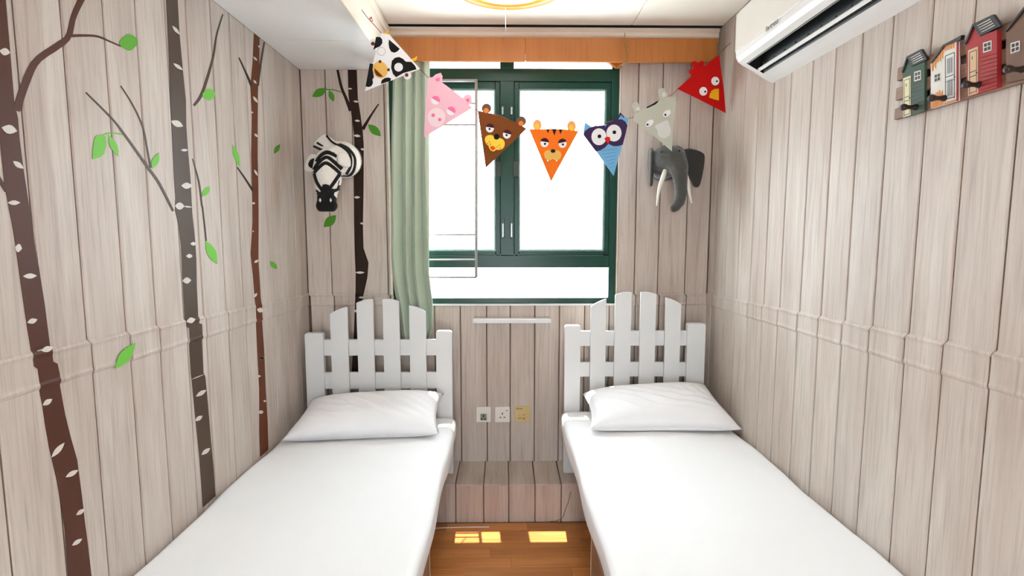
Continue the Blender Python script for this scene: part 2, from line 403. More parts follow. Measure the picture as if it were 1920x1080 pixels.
# ------------------------------------------------------------------ window
win = bpy.data.objects.new('window_1', None); link(win, (0, BY, WIN_B), None); win['kind'] = 'structure'
FY0, FY1 = BY + .005, BY + .06           # frame depth
def wz(y): return onY(946, y, FY0).z
def wx(x, y=330): return onY(x, y, FY0).x
zt0, zt1 = wz(152), wz(128)              # head rail
ztr0, ztr1 = wz(502), wz(479)            # transom
box('frame_stile', (WIN_L, FY0, WIN_B), (WIN_L + .045, FY1, WIN_T), 'green_frame', win, .003)
box('frame_stile', (WIN_R - .042, FY0, WIN_B), (WIN_R, FY1, WIN_T), 'green_frame', win, .003)
XL, XR = WIN_L + .045, WIN_R - .042
box('frame_rail', (XL, FY0, WIN_B), (XR, FY1, WIN_B + .032), 'green_frame', win, .003)
box('frame_rail', (XL, FY0, WIN_T - .03), (XR, FY1, WIN_T), 'green_frame', win, .003)
box('frame_rail', (XL, FY0, zt0), (XR, FY1, zt1), 'green_frame', win, .003)
box('frame_rail', (XL, FY0, ztr0), (XR, FY1, ztr1), 'green_frame', win, .003)
xm0, xm1 = wx(938), wx(964)
box('mullion', (xm0, FY0 - .004, ztr1), (xm1, FY1, zt0), 'green_frame', win, .003)
box('mullion', (xm0, FY0, zt1), (xm1, FY1, WIN_T - .03), 'green_frame', win, .003)
def pane(x0, x1, z0, z1, par, y=FY1 - .022):
    return box('glass_pane', (x0, y, z0), (x1, y + .004, z1), 'glass', par)
pane(XL, XR, WIN_B + .032, ztr0, win)
pane(XL, xm0, zt1, WIN_T - .03, win); pane(xm1, XR, zt1, WIN_T - .03, win)
zs0, zs1 = ztr1, zt0
for side, (a, b) in enumerate(((XL, xm0), (xm1, XR))):
    s = bpy.data.objects.new('window_sash', None); link(s, ((a + b) / 2, BY, zs0), win)
    wd = .028; y0, y1 = FY0 + .012, FY1 - .004
    box('sash_stile', (a, y0, zs0), (a + wd, y1, zs1), 'green_frame', s, .003)
    box('sash_stile', (b - wd, y0, zs0), (b, y1, zs1), 'green_frame', s, .003)
    box('sash_rail', (a + wd, y0, zs0), (b - wd, y1, zs0 + .026), 'green_frame', s, .003)
    box('sash_rail', (a + wd, y0, zs1 - .04), (b - wd, y1, zs1), 'green_frame', s, .003)
    pane(a + wd, b - wd, zs0 + .026, zs1 - .04, s, y1 - .02)
    gb = .009; gx0, gx1, gz0, gz1 = a + wd, b - wd, zs0 + .026, zs1 - .04  # pale strips round the pane paint in daylight caught by the sash reveals
    box('daylit_reveal', (gx0, y0 + .008, gz0), (gx0 + gb, y1 - .021, gz1), 'green_daylit', s, .002); box('daylit_reveal', (gx1 - gb, y0 + .008, gz0), (gx1, y1 - .021, gz1), 'green_daylit', s, .002)
    box('daylit_reveal', (gx0 + gb, y0 + .008, gz0), (gx1 - gb, y1 - .021, gz0 + gb), 'green_daylit', s, .002); box('daylit_reveal', (gx0 + gb, y0 + .008, gz1 - gb), (gx1 - gb, y1 - .021, gz1), 'green_daylit', s, .002)
    # stay bracket, lever handle and its plate
    hx = xm0 + .016 if side == 0 else xm1 - .016
    kx = xm0 - .012 if side == 0 else xm1 + .012
    zk = wz(318)
    box('stay_bracket', (kx - .018, FY0 - .014, zk - .042), (kx + .018, FY0 + .014, zk + .042), 'green_dark', s, .003)
    for zc_, hl in ((wz(428), .058), (wz(207), .030)):
        box('handle_plate', (hx - .008, FY0 - .008, zc_ - hl), (hx + .008, FY0 - .003, zc_ + hl), 'green_dark', s, .002)
        box('handle_lever', (hx - .005, FY0 - .026, zc_ - hl * .9), (hx + .005, FY0 - .016, zc_ + hl * .45), 'steel', s, .003)
        box('handle_pivot', (hx - .006, FY0 - .02, zc_ + hl * .25), (hx + .006, FY0 - .006, zc_ + hl * .5), 'steel', s, .003)
# white reveal line and sill
sl = struct(box('trim_2', (WIN_L, BY - .006, 1.160), (WIN_R, BY + .02, WIN_B), 'white_paint', None, .002))
struct(box('trim_3', (WIN_R, BY - .004, WIN_B - .012), (WIN_R + .008, BY + .02, WIN_T), 'cornice_wood', None, .002))
struct(box('trim_4', (WIN_L - .012, BY - .004, LEDGE_Z + .9), (WIN_L, BY + .02, ZB), 'cornice_wood', None, .002))

# ------------------------------------------------------------------ pelmet
pz0, pz1 = onY(946, 115, 2.985).z, ZC - .072
pl = thing('curtain_pelmet', 'orange-brown wooden curtain pelmet running over the window under the cornice', 'pelmet', (0, 3.0, pz0))
xj = onY(985, 100, 2.985).x
box('front_board', (BX + .001, 2.985, pz0), (xj - .0006, 3.003, pz1), 'pelmet_wood', pl, .0015)
box('front_board', (xj + .0006, 2.985, pz0), (RX - .036, 3.003, pz1), 'pelmet_wood', pl, .0015)
box('top_board', (BX + .001, 3.003, pz1 - .014), (RX - .036, BY - .001, pz1), 'pelmet_wood', pl)
e1 = onY(1150, 119, 3.04)
prism('end_bracket', [onY(1136, 113, 3.05), onY(1166, 113, 3.05), onY(1166, 126, 3.05), onY(1156, 126, 3.05)], (0, .03, 0), 'pelmet_wood', pl)
ts = [onY(1172, 62, 3.012), onY(1171, 80, 2.98), onY(1176, 95, 2.981), onY(1176, 110, 2.981), onY(1171, 118, 2.983), onY(1160, 124, 3.03)]
tag(tube('tie_string', smoothline(ts, 20), .0022, 'string_green'), 'thin olive string looped over the pelmet board and cornice', 'string')

# ------------------------------------------------------------------ beds
def mattress(x0, x1, y0, y1, zt, th, label, seed):
    rnd = random.Random(seed); ph = [rnd.uniform(0, 6.28) for _ in range(8)]
    V, Fc = [], []; NY, r = 90, .030
    prof = []
    for k in range(7): a = math.pi / 2 * k / 6; prof.append((x0 + r - r * math.cos(a) * 1.0, zt - r + r * math.sin(a)))
    prof = [(x0 + .006, zt - th), (x0, zt - th + .012), (x0, zt - th * .55)] + prof
    for k in range(1, 24): prof.append((x0 + r + (x1 - x0 - 2 * r) * k / 24, zt))
    for k in range(7): a = math.pi / 2 * (6 - k) / 6; prof.append((x1 - r + r * math.cos(a), zt - r + r * math.sin(a)))
    prof += [(x1, zt - th * .55), (x1, zt - th + .012), (x1 - .006, zt - th)]
    m = len(prof)
    for j in range(NY + 1):
        t = j / NY; yy = y0 + (y1 - y0) * t
        e = min(t, 1 - t) * (y1 - y0); dr = 0
        if e < r: dr = r - math.sqrt(max(0, r * r - (r - e) ** 2))
        for (px, pz) in prof:
            dz = .0028 * math.sin(5 * px + 3 * yy + ph[0]) + .002 * math.sin(11 * px - 7 * yy + ph[1]) + .0012 * math.sin(23 * yy + 9 * px + ph[2])
            dx = .004 * math.sin(9 * yy + ph[3]) * (1 if abs(px - (x0 + x1) / 2) > (x1 - x0) * .45 else 0)
            hem = .006 * math.sin(13 * yy + ph[4]) if pz < zt - th + .02 else 0
            z = pz + (dz if pz > zt - .02 else 0) + hem
            V.append((px + dx, yy, max(z - dr, zt - th) if pz > zt - th + .02 else z))
    for j in range(NY):
        for k in range(m): Fc.append((j * m + k, j * m + (k + 1) % m, (j + 1) * m + (k + 1) % m, (j + 1) * m + k))
    Fc.append(tuple(range(m))); Fc.append(tuple(range((NY + 1) * m - 1, NY * m - 1, -1)))
    return tag(mesh('mattress', V, Fc, 'sheet', None, smooth=True), label, 'mattress')
ML = (LX + .006, -.268); MR = (.312, RX - .006); MH = 2.925; MF = .98
ZL, ZR = .557, .588
mattress(ML[0], ML[1], MF, MH, ZL, .105, 'mattress under a smooth white sheet, beside the wall of tree stickers', 3)
mattress(MR[0], MR[1], MF, MH, ZR, .105, 'mattress under a smooth white sheet, beside the wall with the air conditioner', 5)
def bed_base(x0, x1, zt, inner, label):
    t = thing('bed_base', label, 'bed', ((x0 + x1) / 2, 1.9, 0))
    box('platform_board', (x0 + (.004 if inner < 0 else .05), MF + .01, zt - .022), (x1 - (.05 if inner < 0 else .004), MH - .005, zt - .001), 'panel_wood', t, .002)
    yb = 1.92
    xi = inner; s = 1 if inner < 0 else -1        # inner side faces the aisle
    box('side_panel', (xi - s * .004, MF + .02, 0), (xi - s * .022, yb - .003, zt - .022), 'panel_wood', t, .001)
    box('edge_strip', (xi - s * .003, yb - .003, 0), (xi - s * .023, yb, zt - .022), 'cornice_wood', t, .0005)
    box('end_panel', (min(x0, x1) + .01 if s > 0 else xi - s * .024, yb - .02, 0), (xi - s * .024 if s > 0 else x1 - .01, yb - .004, zt - .022), 'panel_wood', t, .001)
    box('foot_panel', (min(x0, x1) + .01 if s > 0 else xi - s * .024, MF + .02, 0), (xi - s * .024 if s > 0 else x1 - .01, MF + .036, zt - .022), 'panel_wood', t, .001)
    for xx in (x0 + .30, x1 - .34):
        box('leg', (xx, 2.70, 0), (xx + .04, 2.74, zt - .022), 'panel_wood', t, .002)
    return t
bed_base(LX + .004, -.262, ZL - .118, -.280, 'brown wooden bed base under the mattress beside the tree sticker wall')
bed_base(.306, RX - .004, ZR - .118, .322, 'brown wooden bed base under the mattress beneath the air conditioner')

def headboard(posts, pickets, rails, label, x_lo, x_hi):
    yf, yb = 2.935, 2.975
    t = thing('headboard', label, 'headboard', ((x_lo + x_hi) / 2, 2.955, LEDGE_Z))
    for x0, x1, yt in posts:
        a, b, z = onY(x0, yt, yf).x, onY(x1, yt, yf).x, onY((x0 + x1) / 2, yt, yf).z
        a, b = max(a, x_lo), min(b, x_hi)
        r = .012; pts = [(a, LEDGE_Z), (b, LEDGE_Z), (b, z - r), (b - r * .3, z - r * .3), (b - r, z), (a + r, z), (a + r * .3, z - r * .3), (a, z - r)]
        prism('post', [(x, yf, zz) for x, zz in pts], (0, yb - yf, 0), 'white_paint', t, .002)
    for x0, x1, tl, trr in pickets:
        a, b = onY(x0, tl, yf).x, onY(x1, trr, yf).x; zl, zr = onY(x0, tl, yf).z, onY(x1, trr, yf).z
        pts = [(a, LEDGE_Z + .14), (b, LEDGE_Z + .14)]
        for k in range(7):                        # gently arched slanting top
            u = k / 6; pts.append((b + (a - b) * u, zr + (zl - zr) * u + .006 * 4 * u * (1 - u)))
        prism('picket', [(x, yf - .002, zz) for x, zz in pts], (0, .018, 0), 'white_paint', t, .0015)
    for yt, yb_ in rails:
        z1, z0 = onY(946, yt, yf + .018).z, onY(946, yb_, yf + .018).z
        box('rail', (x_lo + .085, yf + .0165, z0), (x_hi - .085, yb - .004, z1), 'white_paint', t, .002)
    z1 = LEDGE_Z + .28
    box('rail', (x_lo + .085, yf + .0165, z1 - .09), (x_hi - .085, yb - .004, z1), 'white_paint', t, .002)
    return t
hl0, hl1 = max(onY(570.5, 640, 2.935).x, LX + .002), onY(847, 640, 2.935).x
headboard([(570.5, 605, 625), (817, 847, 621)],
          [(618.5, 650.5, 589, 575.5), (668, 699, 568, 561), (717, 748, 561, 565), (766.7, 797.8, 572.6, 584.5)],
          [(636, 666), (697, 728)], 'white picket-fence headboard standing in front of the green curtain', hl0, hl1)
hr0, hr1 = onY(1059, 640, 2.935).x, min(onY(1324, 640, 2.935).x, RX - .002)
headboard([(1059, 1089, 610.6), (1290, 1324, 606.6)],
          [(1108, 1137, 575, 561), (1154, 1184.6, 553, 548), (1201.6, 1231, 548, 551.5), (1249, 1277.5, 558, 571)],
          [(621, 649), (680, 707)], 'white picket-fence headboard standing below the grey elephant head', hr0, hr1)

def pillow(FL, FR, BL, BR, bulge, zm, label, seed):
    """corner points; the cushion bellies out above and rests below"""
    rnd = random.Random(seed); N = 44; FL, FR, BL, BR = map(Vector, (FL, FR, BL, BR))
    nrm = (FR - FL).cross(BL - FL).normalized()
    if nrm.z < 0: nrm = -nrm
    ph = [rnd.uniform(0, 6.28) for _ in range(12)]
    top, bot = [], []
    for j in range(N + 1):
        for i in range(N + 1):
            u, v = i / N, j / N; s, t = 2 * u - 1, 2 * v - 1
            pin = .035 * (1 - t * t); pv = .05 * (1 - s * s)      # sides drawn in between the corners
            uu = u + (.5 - u) * 2 * pin * abs(s) ** 3; vv = v + (.5 - v) * 2 * pv * abs(t) ** 3
            base = FL.lerp(FR, uu).lerp(BL.lerp(BR, uu), vv)
            h = ((1 - abs(s) ** 3.2) * (1 - abs(t) ** 3.4)) ** .5 if abs(s) < 1 and abs(t) < 1 else 0
            edge = (1 - s * s) * (1 - t * t)
            wr_ = 0
            for k, (cu, cv, an, ln, am) in enumerate(((.30, .42, .9, 9, .013), (.55, .50, 1.0, 10, .013), (.74, .40, 1.2, 11, .011), (.42, .62, .7, 10, .010), (.15, .3, .9, 12, .010), (.85, .7, .7, 12, .010))):
                du, dv = u - cu, v - cv; a_ = an + .3 * math.sin(ph[k])
                d = du * math.cos(a_) * 1.6 + dv * math.sin(a_)
                fo = math.exp(-((du * du * 5 + dv * dv * 9) * 3.5))
                wr_ += am * fo * math.sin(d * ln * 4 + ph[k])
            rip = .006 * math.sin(s * 14 + ph[6]) * abs(t) ** 6 + .006 * math.sin(t * 9 + ph[7]) * abs(s) ** 6
            top.append(base + nrm * (h * bulge * .66 + wr_ * edge))
            b = base - nrm * (h * bulge * .45); b.z = max(b.z, zm + .004); bot.append(b)
    V = top + bot; K = (N + 1) ** 2; Fc = []
    for j in range(N):
        for i in range(N):
            a = j * (N + 1) + i; Fc.append((a, a + 1, a + N + 2, a + N + 1)); Fc.append((K + a, K + a + N + 1, K + a + N + 2, K + a + 1))
    rim = [i for i in range(N + 1)] + [j * (N + 1) + N for j in range(1, N + 1)] + [N * (N + 1) + i for i in range(N - 1, -1, -1)] + [j * (N + 1) for j in range(N - 1, 0, -1)]
    for k in range(len(rim)): a, b = rim[k], rim[(k + 1) % len(rim)]; Fc.append((a, b, K + b, K + a))
    return tag(mesh('pillow', V, Fc, 'pillowcase', None, smooth=True), label, 'pillow')
pillow(onZ(527, 826, ZL + .022), onZ(824, 814, ZL + .028), onY(582, 752, 2.90), onY(832, 738, 2.90), .13, ZL + .004, 'plump white pillow resting on the mattress by the tree sticker wall', 1)
pillow(onZ(1106, 805, ZR + .028), onZ(1393, 806, ZR + .022), onY(1092, 738, 2.90), onY(1322, 722, 2.90), .13, ZR + .004, 'plump white pillow resting on the mattress under the elephant head', 2)

# ------------------------------------------------------------------ curtain
def curtain():
    NZ, NU = 60, 120; zt = pz0 + .05; zb = onY(775, 640, 3.05).z
    V, Fc = [], []
    for j in range(NZ + 1):
        t = j / NZ; z = zt + (zb - zt) * t
        # left/right hem pixels read down the drop
        yl = 118 + (640 - 118) * t
        xl = interp([(0, 738), (.3, 735), (.7, 735), (.82, 741), (.9, 749), (1, 757)], t); xr = interp([(0, 806), (.12, 806), (.6, 806), (.75, 806), (.85, 812), (.95, 812), (1, 806)], t)
        X0, X1 = onY(xl, yl, 3.05).x, onY(xr, yl, 3.05).x
        for i in range(NU + 1):
            u = i / NU
            uu = u + .03 * math.sin(2 * math.pi * (u * 1.3 + t * .35) + .6)
            ph = 2 * math.pi * (uu * 3.7 + .10 * math.sin(2.6 * t + 2 * u)) + 1.2 * max(0, t - .72) * math.sin(6 * u + 5 * t)
            amp = .024 + .005 * math.sin(5 * u + 1.6 * t)
            Y = 3.074 - (amp + .032) * abs(math.sin(ph / 2)) ** .8 + .0016 * math.sin(31 * u + 5 * t)
            x = X0 + (X1 - X0) * u + .006 * math.sin(ph + .4) * min(1, 8 * u) * min(1, 8 * (1 - u))
            if t > .8: Y += .006 * math.sin(11 * u + 16 * t) * (t - .8) * 5; x += .006 * math.sin(18 * t + 5 * u) * (t - .8) * 5
            V.append((x, max(3.010, min(Y, 3.076)), z))
    W = NU + 1
    for j in range(NZ):
        for i in range(NU): a = j * W + i; Fc.append((a, a + 1, a + W + 1, a + W))
    o = mesh('curtain', V, Fc, 'curtain_fabric', None, smooth=True)
    md = o.modifiers.new('cloth_thickness', 'SOLIDIFY'); md.thickness = .003; md.offset = 0
    return tag(o, 'pale green fabric curtain drawn to the side of the window in soft folds', 'curtain')
curtain()

# ------------------------------------------------------------------ white grille panel behind the curtain
GY = BY - .010
gp = thing('grille_panel', 'thin white metal grille panel in front of the window beside the green curtain', 'grille', onY(850, 520, GY))
def bar(name, pts, r): tube(name, [onY(x, y, GY) for x, y in pts], r, 'wire_white', gp, 6)
bar('frame_bar', [(760, 151), (893, 151)], .0085); bar('frame_bar', [(893, 149), (893, 520)], .009); bar('frame_bar', [(760, 520), (893, 520)], .007)
bar('frame_bar', [(762, 149), (764, 520)], .006)
for yy in (194, 234, 440, 487): bar('cross_bar', [(764, yy), (893, yy)], .0058)
for pts in ([(826, 236), (833, 323)], [(860, 236), (857, 323)], [(833, 323), (857, 323), (857, 352), (833, 352), (833, 323)], [(833, 352), (824, 438)], [(857, 352), (869, 438)]): bar('pattern_wire', pts, .0028)

# ------------------------------------------------------------------ little shelf, sockets
z1, z0 = onY(960, 598, BY - .06).z, onY(960, 606, BY - .065).z
sh = box('wall_shelf', (onY(887, 602, BY - .065).x, BY - .068, z0), (onY(1033, 602, BY - .065).x, BY, z0 + .022), 'white_paint', None, .002)
tag(sh, 'narrow white floating shelf on the wall below the window', 'shelf')
def plate(x0, x1, y0, y1, m, label, name, cat):
    a, b = onY(x0, y1, BY), onY(x1, y0, BY); c = ((a.x + b.x) / 2, BY, (a.z + b.z) / 2)
    t = thing(name, label, cat, c); box('face_plate', (a.x, BY - .011, a.z), (b.x, BY - .0004, b.z), m, t, .003); return t, c
PF = BY - .0115
t, c = plate(893, 920.5, 762, 791, 'socket_white', 'white wall socket plate with a grey-green three-pin insert', 'power_socket', 'socket')
box('insert', (c[0] - .018, PF - .002, c[2] - .034), (c[0] + .018, PF + .002, c[2] + .006), 'socket_grey', t, .001)
for dx, dz, w_, h_ in ((0, -.006, .003, .009), (-.010, -.025, .006, .003), (.010, -.025, .006, .003)):
    box('pin_hole', (c[0] + dx - w_, PF - .0026, c[2] + dz - h_), (c[0] + dx + w_, PF - .0015, c[2] + dz + h_), 'black_ink', t)
t, c = plate(928, 956, 762, 791, 'socket_white', 'white three-pin wall socket between two other plates', 'power_socket', 'socket')
for dx, dz, w_, h_ in ((0, .007, .0028, .006), (-.012, -.016, .005, .0025), (.012, -.016, .005, .0025)):
    box('pin_hole', (c[0] + dx - w_, PF - .0008, c[2] + dz - h_), (c[0] + dx + w_, PF + .001, c[2] + dz + h_), 'black_ink', t)
box('indicator', (c[0] + .022, PF - .0012, c[2] + .022), (c[0] + .031, PF + .001, c[2] + .029), 'socket_grey', t)
t, c = plate(965, 994, 761, 791, 'socket_yellow', 'yellowed wall plate with black lettering beside the sockets', 'wall_plate', 'wall plate')
text('lettering', 'TENRY', .014, 'black_ink', t, (c[0] - .018, PF - .0007, c[2] + .035), (1, 0, 0), (0, 0, 1))
pts = [(c[0] + dx, PF - .0008, c[2] + dz) for dx, dz in ((-.026, -.026), (-.018, -.018), (-.012, -.024), (-.006, -.019), (0, -.025), (.006, -.021), (.008, -.03), (.013, -.026), (.014, -.017), (.011, -.031))]
tube('scribble', pts, .0014, 'black_ink', t, 5)
for dx, dz in ((-.02, -.002), (.004, -.002), (.012, -.002)):
    box('screw_mark', (c[0] + dx - .002, PF - .0006, c[2] + dz - .003), (c[0] + dx + .002, PF + .001, c[2] + dz + .003), 'pelmet_wood', t)
# loose cables by the ledge
cp = [onY(1070, 922, LEDGE_Y - .004), onY(1066, 940, LEDGE_Y - .004), onY(1060, 955, LEDGE_Y - .004), onY(1056, 968, LEDGE_Y - .004), onY(1046, 976, LEDGE_Y - .004), onY(1030, 978, LEDGE_Y - .004)]
tag(tube('cable', smoothline(cp, 18), .002, 'rack_wood', None, 6), 'thin brown cable hanging down the boarded ledge front', 'cable')
cp = [onZ(806, 991, .003), onZ(850, 989, .003), onZ(917, 988, .003)]
tag(tube('cable', smoothline(cp, 14), .0025, 'cord_white', None, 6), 'thin pale cable lying on the floor along the ledge', 'cable')

# ------------------------------------------------------------------ ceiling lamp
LC = Vector((.02, onZ(954, 18, ZC - .068).y - .26, ZC))
lp = thing('ceiling_lamp', 'round ceiling lamp with a yellow rim and glowing white diffuser', 'lamp', LC)
def lathe(name, prof, c, m, parent, n=64):
    V, Fc = [], []; k = len(prof)
    for i in range(n):
        a = 2 * math.pi * i / n
        for r, z in prof: V.append((c[0] + r * math.cos(a), c[1] + r * math.sin(a), c[2] + z))
    for i in range(n):
        for j in range(k - 1):
            Fc.append((i * k + j, i * k + j + 1, ((i + 1) % n) * k + j + 1, ((i + 1) % n) * k + j))
    o = mesh(name, V, Fc, m, parent, smooth=True)
    bm = bmesh.new(); bm.from_mesh(o.data); bmesh.ops.remove_doubles(bm, verts=bm.verts, dist=1e-5); bmesh.ops.recalc_face_normals(bm, faces=bm.faces); bm.to_mesh(o.data); bm.free()
    return o
lathe('base', [(0, 0), (.225, 0), (.23, -.02), (.225, -.045), (0, -.045)], LC, 'white_paint', lp)
lathe('rim', [(.208, -.04), (.235, -.03), (.258, -.045), (.262, -.06), (.250, -.074), (.205, -.074), (.199, -.06), (.208, -.04)], LC, 'yellow_ring', lp)
lathe('diffuser', [(.199, -.05), (.199, -.066), (.18, -.078), (.12, -.088), (.06, -.092), (0, -.093), (0, -.05), (.199, -.05)], LC, 'diffuser', lp)
cy_ = LC.y + .215; c0 = Vector((onY(948, 40, cy_).x, cy_, ZC - .068)); cz = onY(948, 58, cy_).z
tube('pull_cord', [c0, (c0.x, c0.y, (c0.z + cz) / 2), (c0.x, c0.y, cz)], .0018, 'cord_white', lp, 6)

# ------------------------------------------------------------------ air conditioner
def aircon():
    Y0, Y1 = 1.54, 2.45
    t = thing('air_conditioner', 'white split air conditioner unit high on the wall by the bunting', 'air conditioner', (RX, (Y0 + Y1) / 2, 2.234))
    P = lambda d, z, y: (RX - .001 - d, y, z)
    A = [(0, 2.234), (.030, 2.248), (.060, 2.266)]; Bq = [(.135, 2.308), (.155, 2.322), (.166, 2.340), (.168, 2.360)]
    Cq = [(.168, 2.362), (.168, 2.52), (.160, 2.535), (.140, 2.543), (0, 2.543)]
    prof = A + Bq + Cq[1:]; n = len(prof); cx = .07; czz = 2.40
    V, Fc = [], []
    rings = [(Y0, .82), (Y0 + .005, .91), (Y0 + .022, 1.0), (Y0 + .07, 1.0), (Y1 - .06, 1.0), (Y1 - .034, 1.0), (Y1 - .018, .975), (Y1 - .006, .91), (Y1, .82)]
    for y, s in rings:
        for d, z in prof: V.append(P(max(0, cx + (d - cx) * s) if d > 0 else 0, czz + (z - czz) * s, y))
    for r in range(len(rings) - 1):
        for k in range(n):
            if r == 3 and k == 2: continue            # the air outlet
            Fc.append((r * n + k, r * n + (k + 1) % n, (r + 1) * n + (k + 1) % n, (r + 1) * n + k))
    Fc.append(tuple(range(n))); Fc.append(tuple(range(len(V) - 1, len(V) - n - 1, -1)))
    body = mesh('body', V, Fc, 'ac_white', t)
    a, b = Y0 + .07, Y1 - .06
    # outlet cavity
    q = [(.060, 2.266), (.135, 2.308), (.128, 2.375), (.075, 2.352)]
    V = [P(d, z, y) for y in (a, b) for d, z in q]
    mesh('outlet', V, [(1, 2, 6, 5), (2, 3, 7, 6), (3, 0, 4, 7), (0, 1, 2, 3), (7, 6, 5, 4)], 'ac_dark', t)
    # louvre blade, guide fins
    L0, L1 = (.079, 2.273), (.088, 2.282)
    V = [P(d, z, y) for y in (a + .05, b - .004) for d, z in (L0, L1, (L1[0] - .003, L1[1] + .005), (L0[0] - .003, L0[1] + .005))]
    mesh('louvre', V, [(0, 1, 5, 4), (1, 2, 6, 5), (2, 3, 7, 6), (3, 0, 4, 7), (3, 2, 1, 0), (4, 5, 6, 7)], 'ac_white', t)
    for k in range(9):
        y = a + .08 + k * (b - a - .12) / 8
        V = [P(d, z, yy) for yy in (y, y + .002) for d, z in ((.066, 2.275), (.080, 2.283), (.081, 2.300), (.072, 2.302))]
        mesh('fin', V, [(0, 1, 2, 3), (7, 6, 5, 4), (0, 4, 5, 1), (1, 5, 6, 2), (2, 6, 7, 3), (3, 7, 4, 0)], 'ac_fin', t)
    V = [P(d, z, y) for y in (a + .02, b) for d, z in ((.127, 2.3065), (.131, 2.3085), (.129, 2.314), (.126, 2.312))]
    mesh('outlet_lip', V, [(0, 1, 5, 4), (1, 2, 6, 5), (2, 3, 7, 6), (3, 0, 4, 7), (3, 2, 1, 0), (4, 5, 6, 7)], 'ac_grey', t)
    box('front_panel', (RX - .173, Y0 + .022, 2.364), (RX - .160, Y1 - .022, 2.522), 'ac_front', t, .004, 3)
    p = onX(1447, 47, RX - .1742)
    text('logo', 'fortress', .030, 'ink', t, (RX - .1738, p.y, p.z), (0, -1, 0), (0, 0, 1), .0003)
aircon()

# ------------------------------------------------------------------ coat rack with little houses
def rack():
    W0 = RX - .004; s_ = .2222
    t = thing('coat_rack', 'wooden coat rack with four painted beach huts and dark pegs', 'coat rack', onX(1780, 190, RX))
    PX = lambda x, y, d=0: onX(1660 + s_ * x, s_ * y, RX - d)
    yA = PX(92, 800, .012).y; yB = .98
    for a, b in ((582, 690), (748, 850), (915, 1008)):
        z1, z0 = PX(92, a, .012).z, PX(92, b, .012).z
        box('back_slat', (RX - .014, yB, z0), (RX - .001, yA, z1), 'rack_wood', t, .002)
    for yy in (1.08, 1.30, 1.52): box('back_batten', (RX - .0135, yy, PX(92, 1000, .012).z), (RX - .002, yy + .02, PX(92, 590, .012).z), 'peg_brown', t)
    def pr(name, pts, m, par, d0, d1):
        return prism(name, [PX(x, y, d1) for x, y in pts], (d1 - d0, 0, 0), m, par)
    D = .021
    def win_(par, x0, y0, x1, y1, x2, y2, x3, y3):
        fr = pr('hut_window', [(x0, y0), (x1, y1), (x2, y2), (x3, y3)], 'house_white', par, D, D + .0012)
        q = [Vector((x0, y0)), Vector((x1, y1)), Vector((x2, y2)), Vector((x3, y3))]
        def bl(u, v): p = q[0].lerp(q[1], u).lerp(q[3].lerp(q[2], u), v); return (p.x, p.y)
        for u0, u1 in ((.12, .44), (.56, .88)):
            for v0, v1 in ((.12, .45), (.55, .88)):
                pr('window_pane', [bl(u0, v0), bl(u1, v0), bl(u1, v1), bl(u0, v1)], 'roof_black', fr, D + .001, D + .0018)
    def door_(par, q, m, lines=True, moon=False):
        q = [Vector(p) for p in q]
        def bl(u, v): p = q[0].lerp(q[1], u).lerp(q[3].lerp(q[2], u), v); return (p.x, p.y)
        d = pr('hut_door', [bl(0, 0), bl(1, 0), bl(1, 1), bl(0, 1)], m, par, D, D + .0012)
        def ln(u0, v0, u1, v1, wd=.045, wv=.016):
            if abs(u1 - u0) < .01: pts = [bl(u0 - wd / 2, v0), bl(u0 + wd / 2, v0), bl(u0 + wd / 2, v1), bl(u0 - wd / 2, v1)]
            else: pts = [bl(u0, v0 - wv / 2), bl(u1, v0 - wv / 2), bl(u1, v0 + wv / 2), bl(u0, v0 + wv / 2)]
            pr('door_line', pts, 'roof_black', d, D + .001, D + .0016)
        for u in (.14, .86): ln(u, .06, u, .98)
        ln(.14, .06, .86, .06); ln(.14, .50, .86, .50); ln(.14, .60, .86, .60); ln(.14, .95, .86, .95)
        if moon:
            c = bl(.45, .2); pts = []
            for k in range(9): a = -1.2 + 2.4 * k / 8; pts.append((c[0] - 6 * math.cos(a), c[1] + 16 * math.sin(a)))
            for k in range(8, -1, -1): a = -1.2 + 2.4 * k / 8; pts.append((c[0] - 1 * math.cos(a), c[1] + 16 * math.sin(a)))
            pr('moon', pts, 'roof_black', d, D + .001, D + .0016)
        c = bl(.84, .55); pr('door_knob', [(c[0] + 5 * math.cos(k * .785), c[1] + 6 * math.sin(k * .785)) for k in range(8)], 'roof_black', d, D + .001, D + .003)
        return d, bl
    def roof_slats(par, q, n):
        q = [Vector(p) for p in q]
        def bl(u, v): p = q[0].lerp(q[1], u).lerp(q[3].lerp(q[2], u), v); return (p.x, p.y)
        for k in range(n):
            v = .14 + .68 * k / (n - 1); pr('roof_stripe', [bl(.08, v + .02), bl(.92, v), bl(.86, v + .07), bl(.14, v + .06)], 'house_white', par, D + .0035, D + .0045)
    def siding(par, q, n, m='roof_black'):
        q = [Vector(p) for p in q]
        def bl(u, v): p = q[0].lerp(q[1], u).lerp(q[3].lerp(q[2], u), v); return (p.x, p.y)
        for k in range(n):
            v = (k + .5) / n; pr('siding_line', [bl(0, v), bl(1, v), bl(1, v + .018), bl(0, v + .018)], m, par, D, D + .0006)
    # green hut
    h = pr('hut', [(145, 612), (182, 485), (215, 560), (330, 515), (330, 935), (148, 993)], 'house_green', t, .013, D); h['label'] = 'dark green beach hut with a black roof'
    r = pr('hut_roof', [(178, 478), (300, 414), (350, 500), (220, 562)], 'roof_black', h, D - .004, D + .004); roof_slats(r, [(190, 485), (298, 425), (335, 500), (225, 552)], 4)
    pr('roof_edge', [(133, 612), (178, 478), (186, 482), (142, 614)], 'roof_black', h, D - .002, D + .004)
    win_(h, 243, 608, 297, 592, 297, 672, 243, 688); door_(h, [(150, 662), (212, 638), (212, 972), (150, 993)], 'door_cream', moon=True)
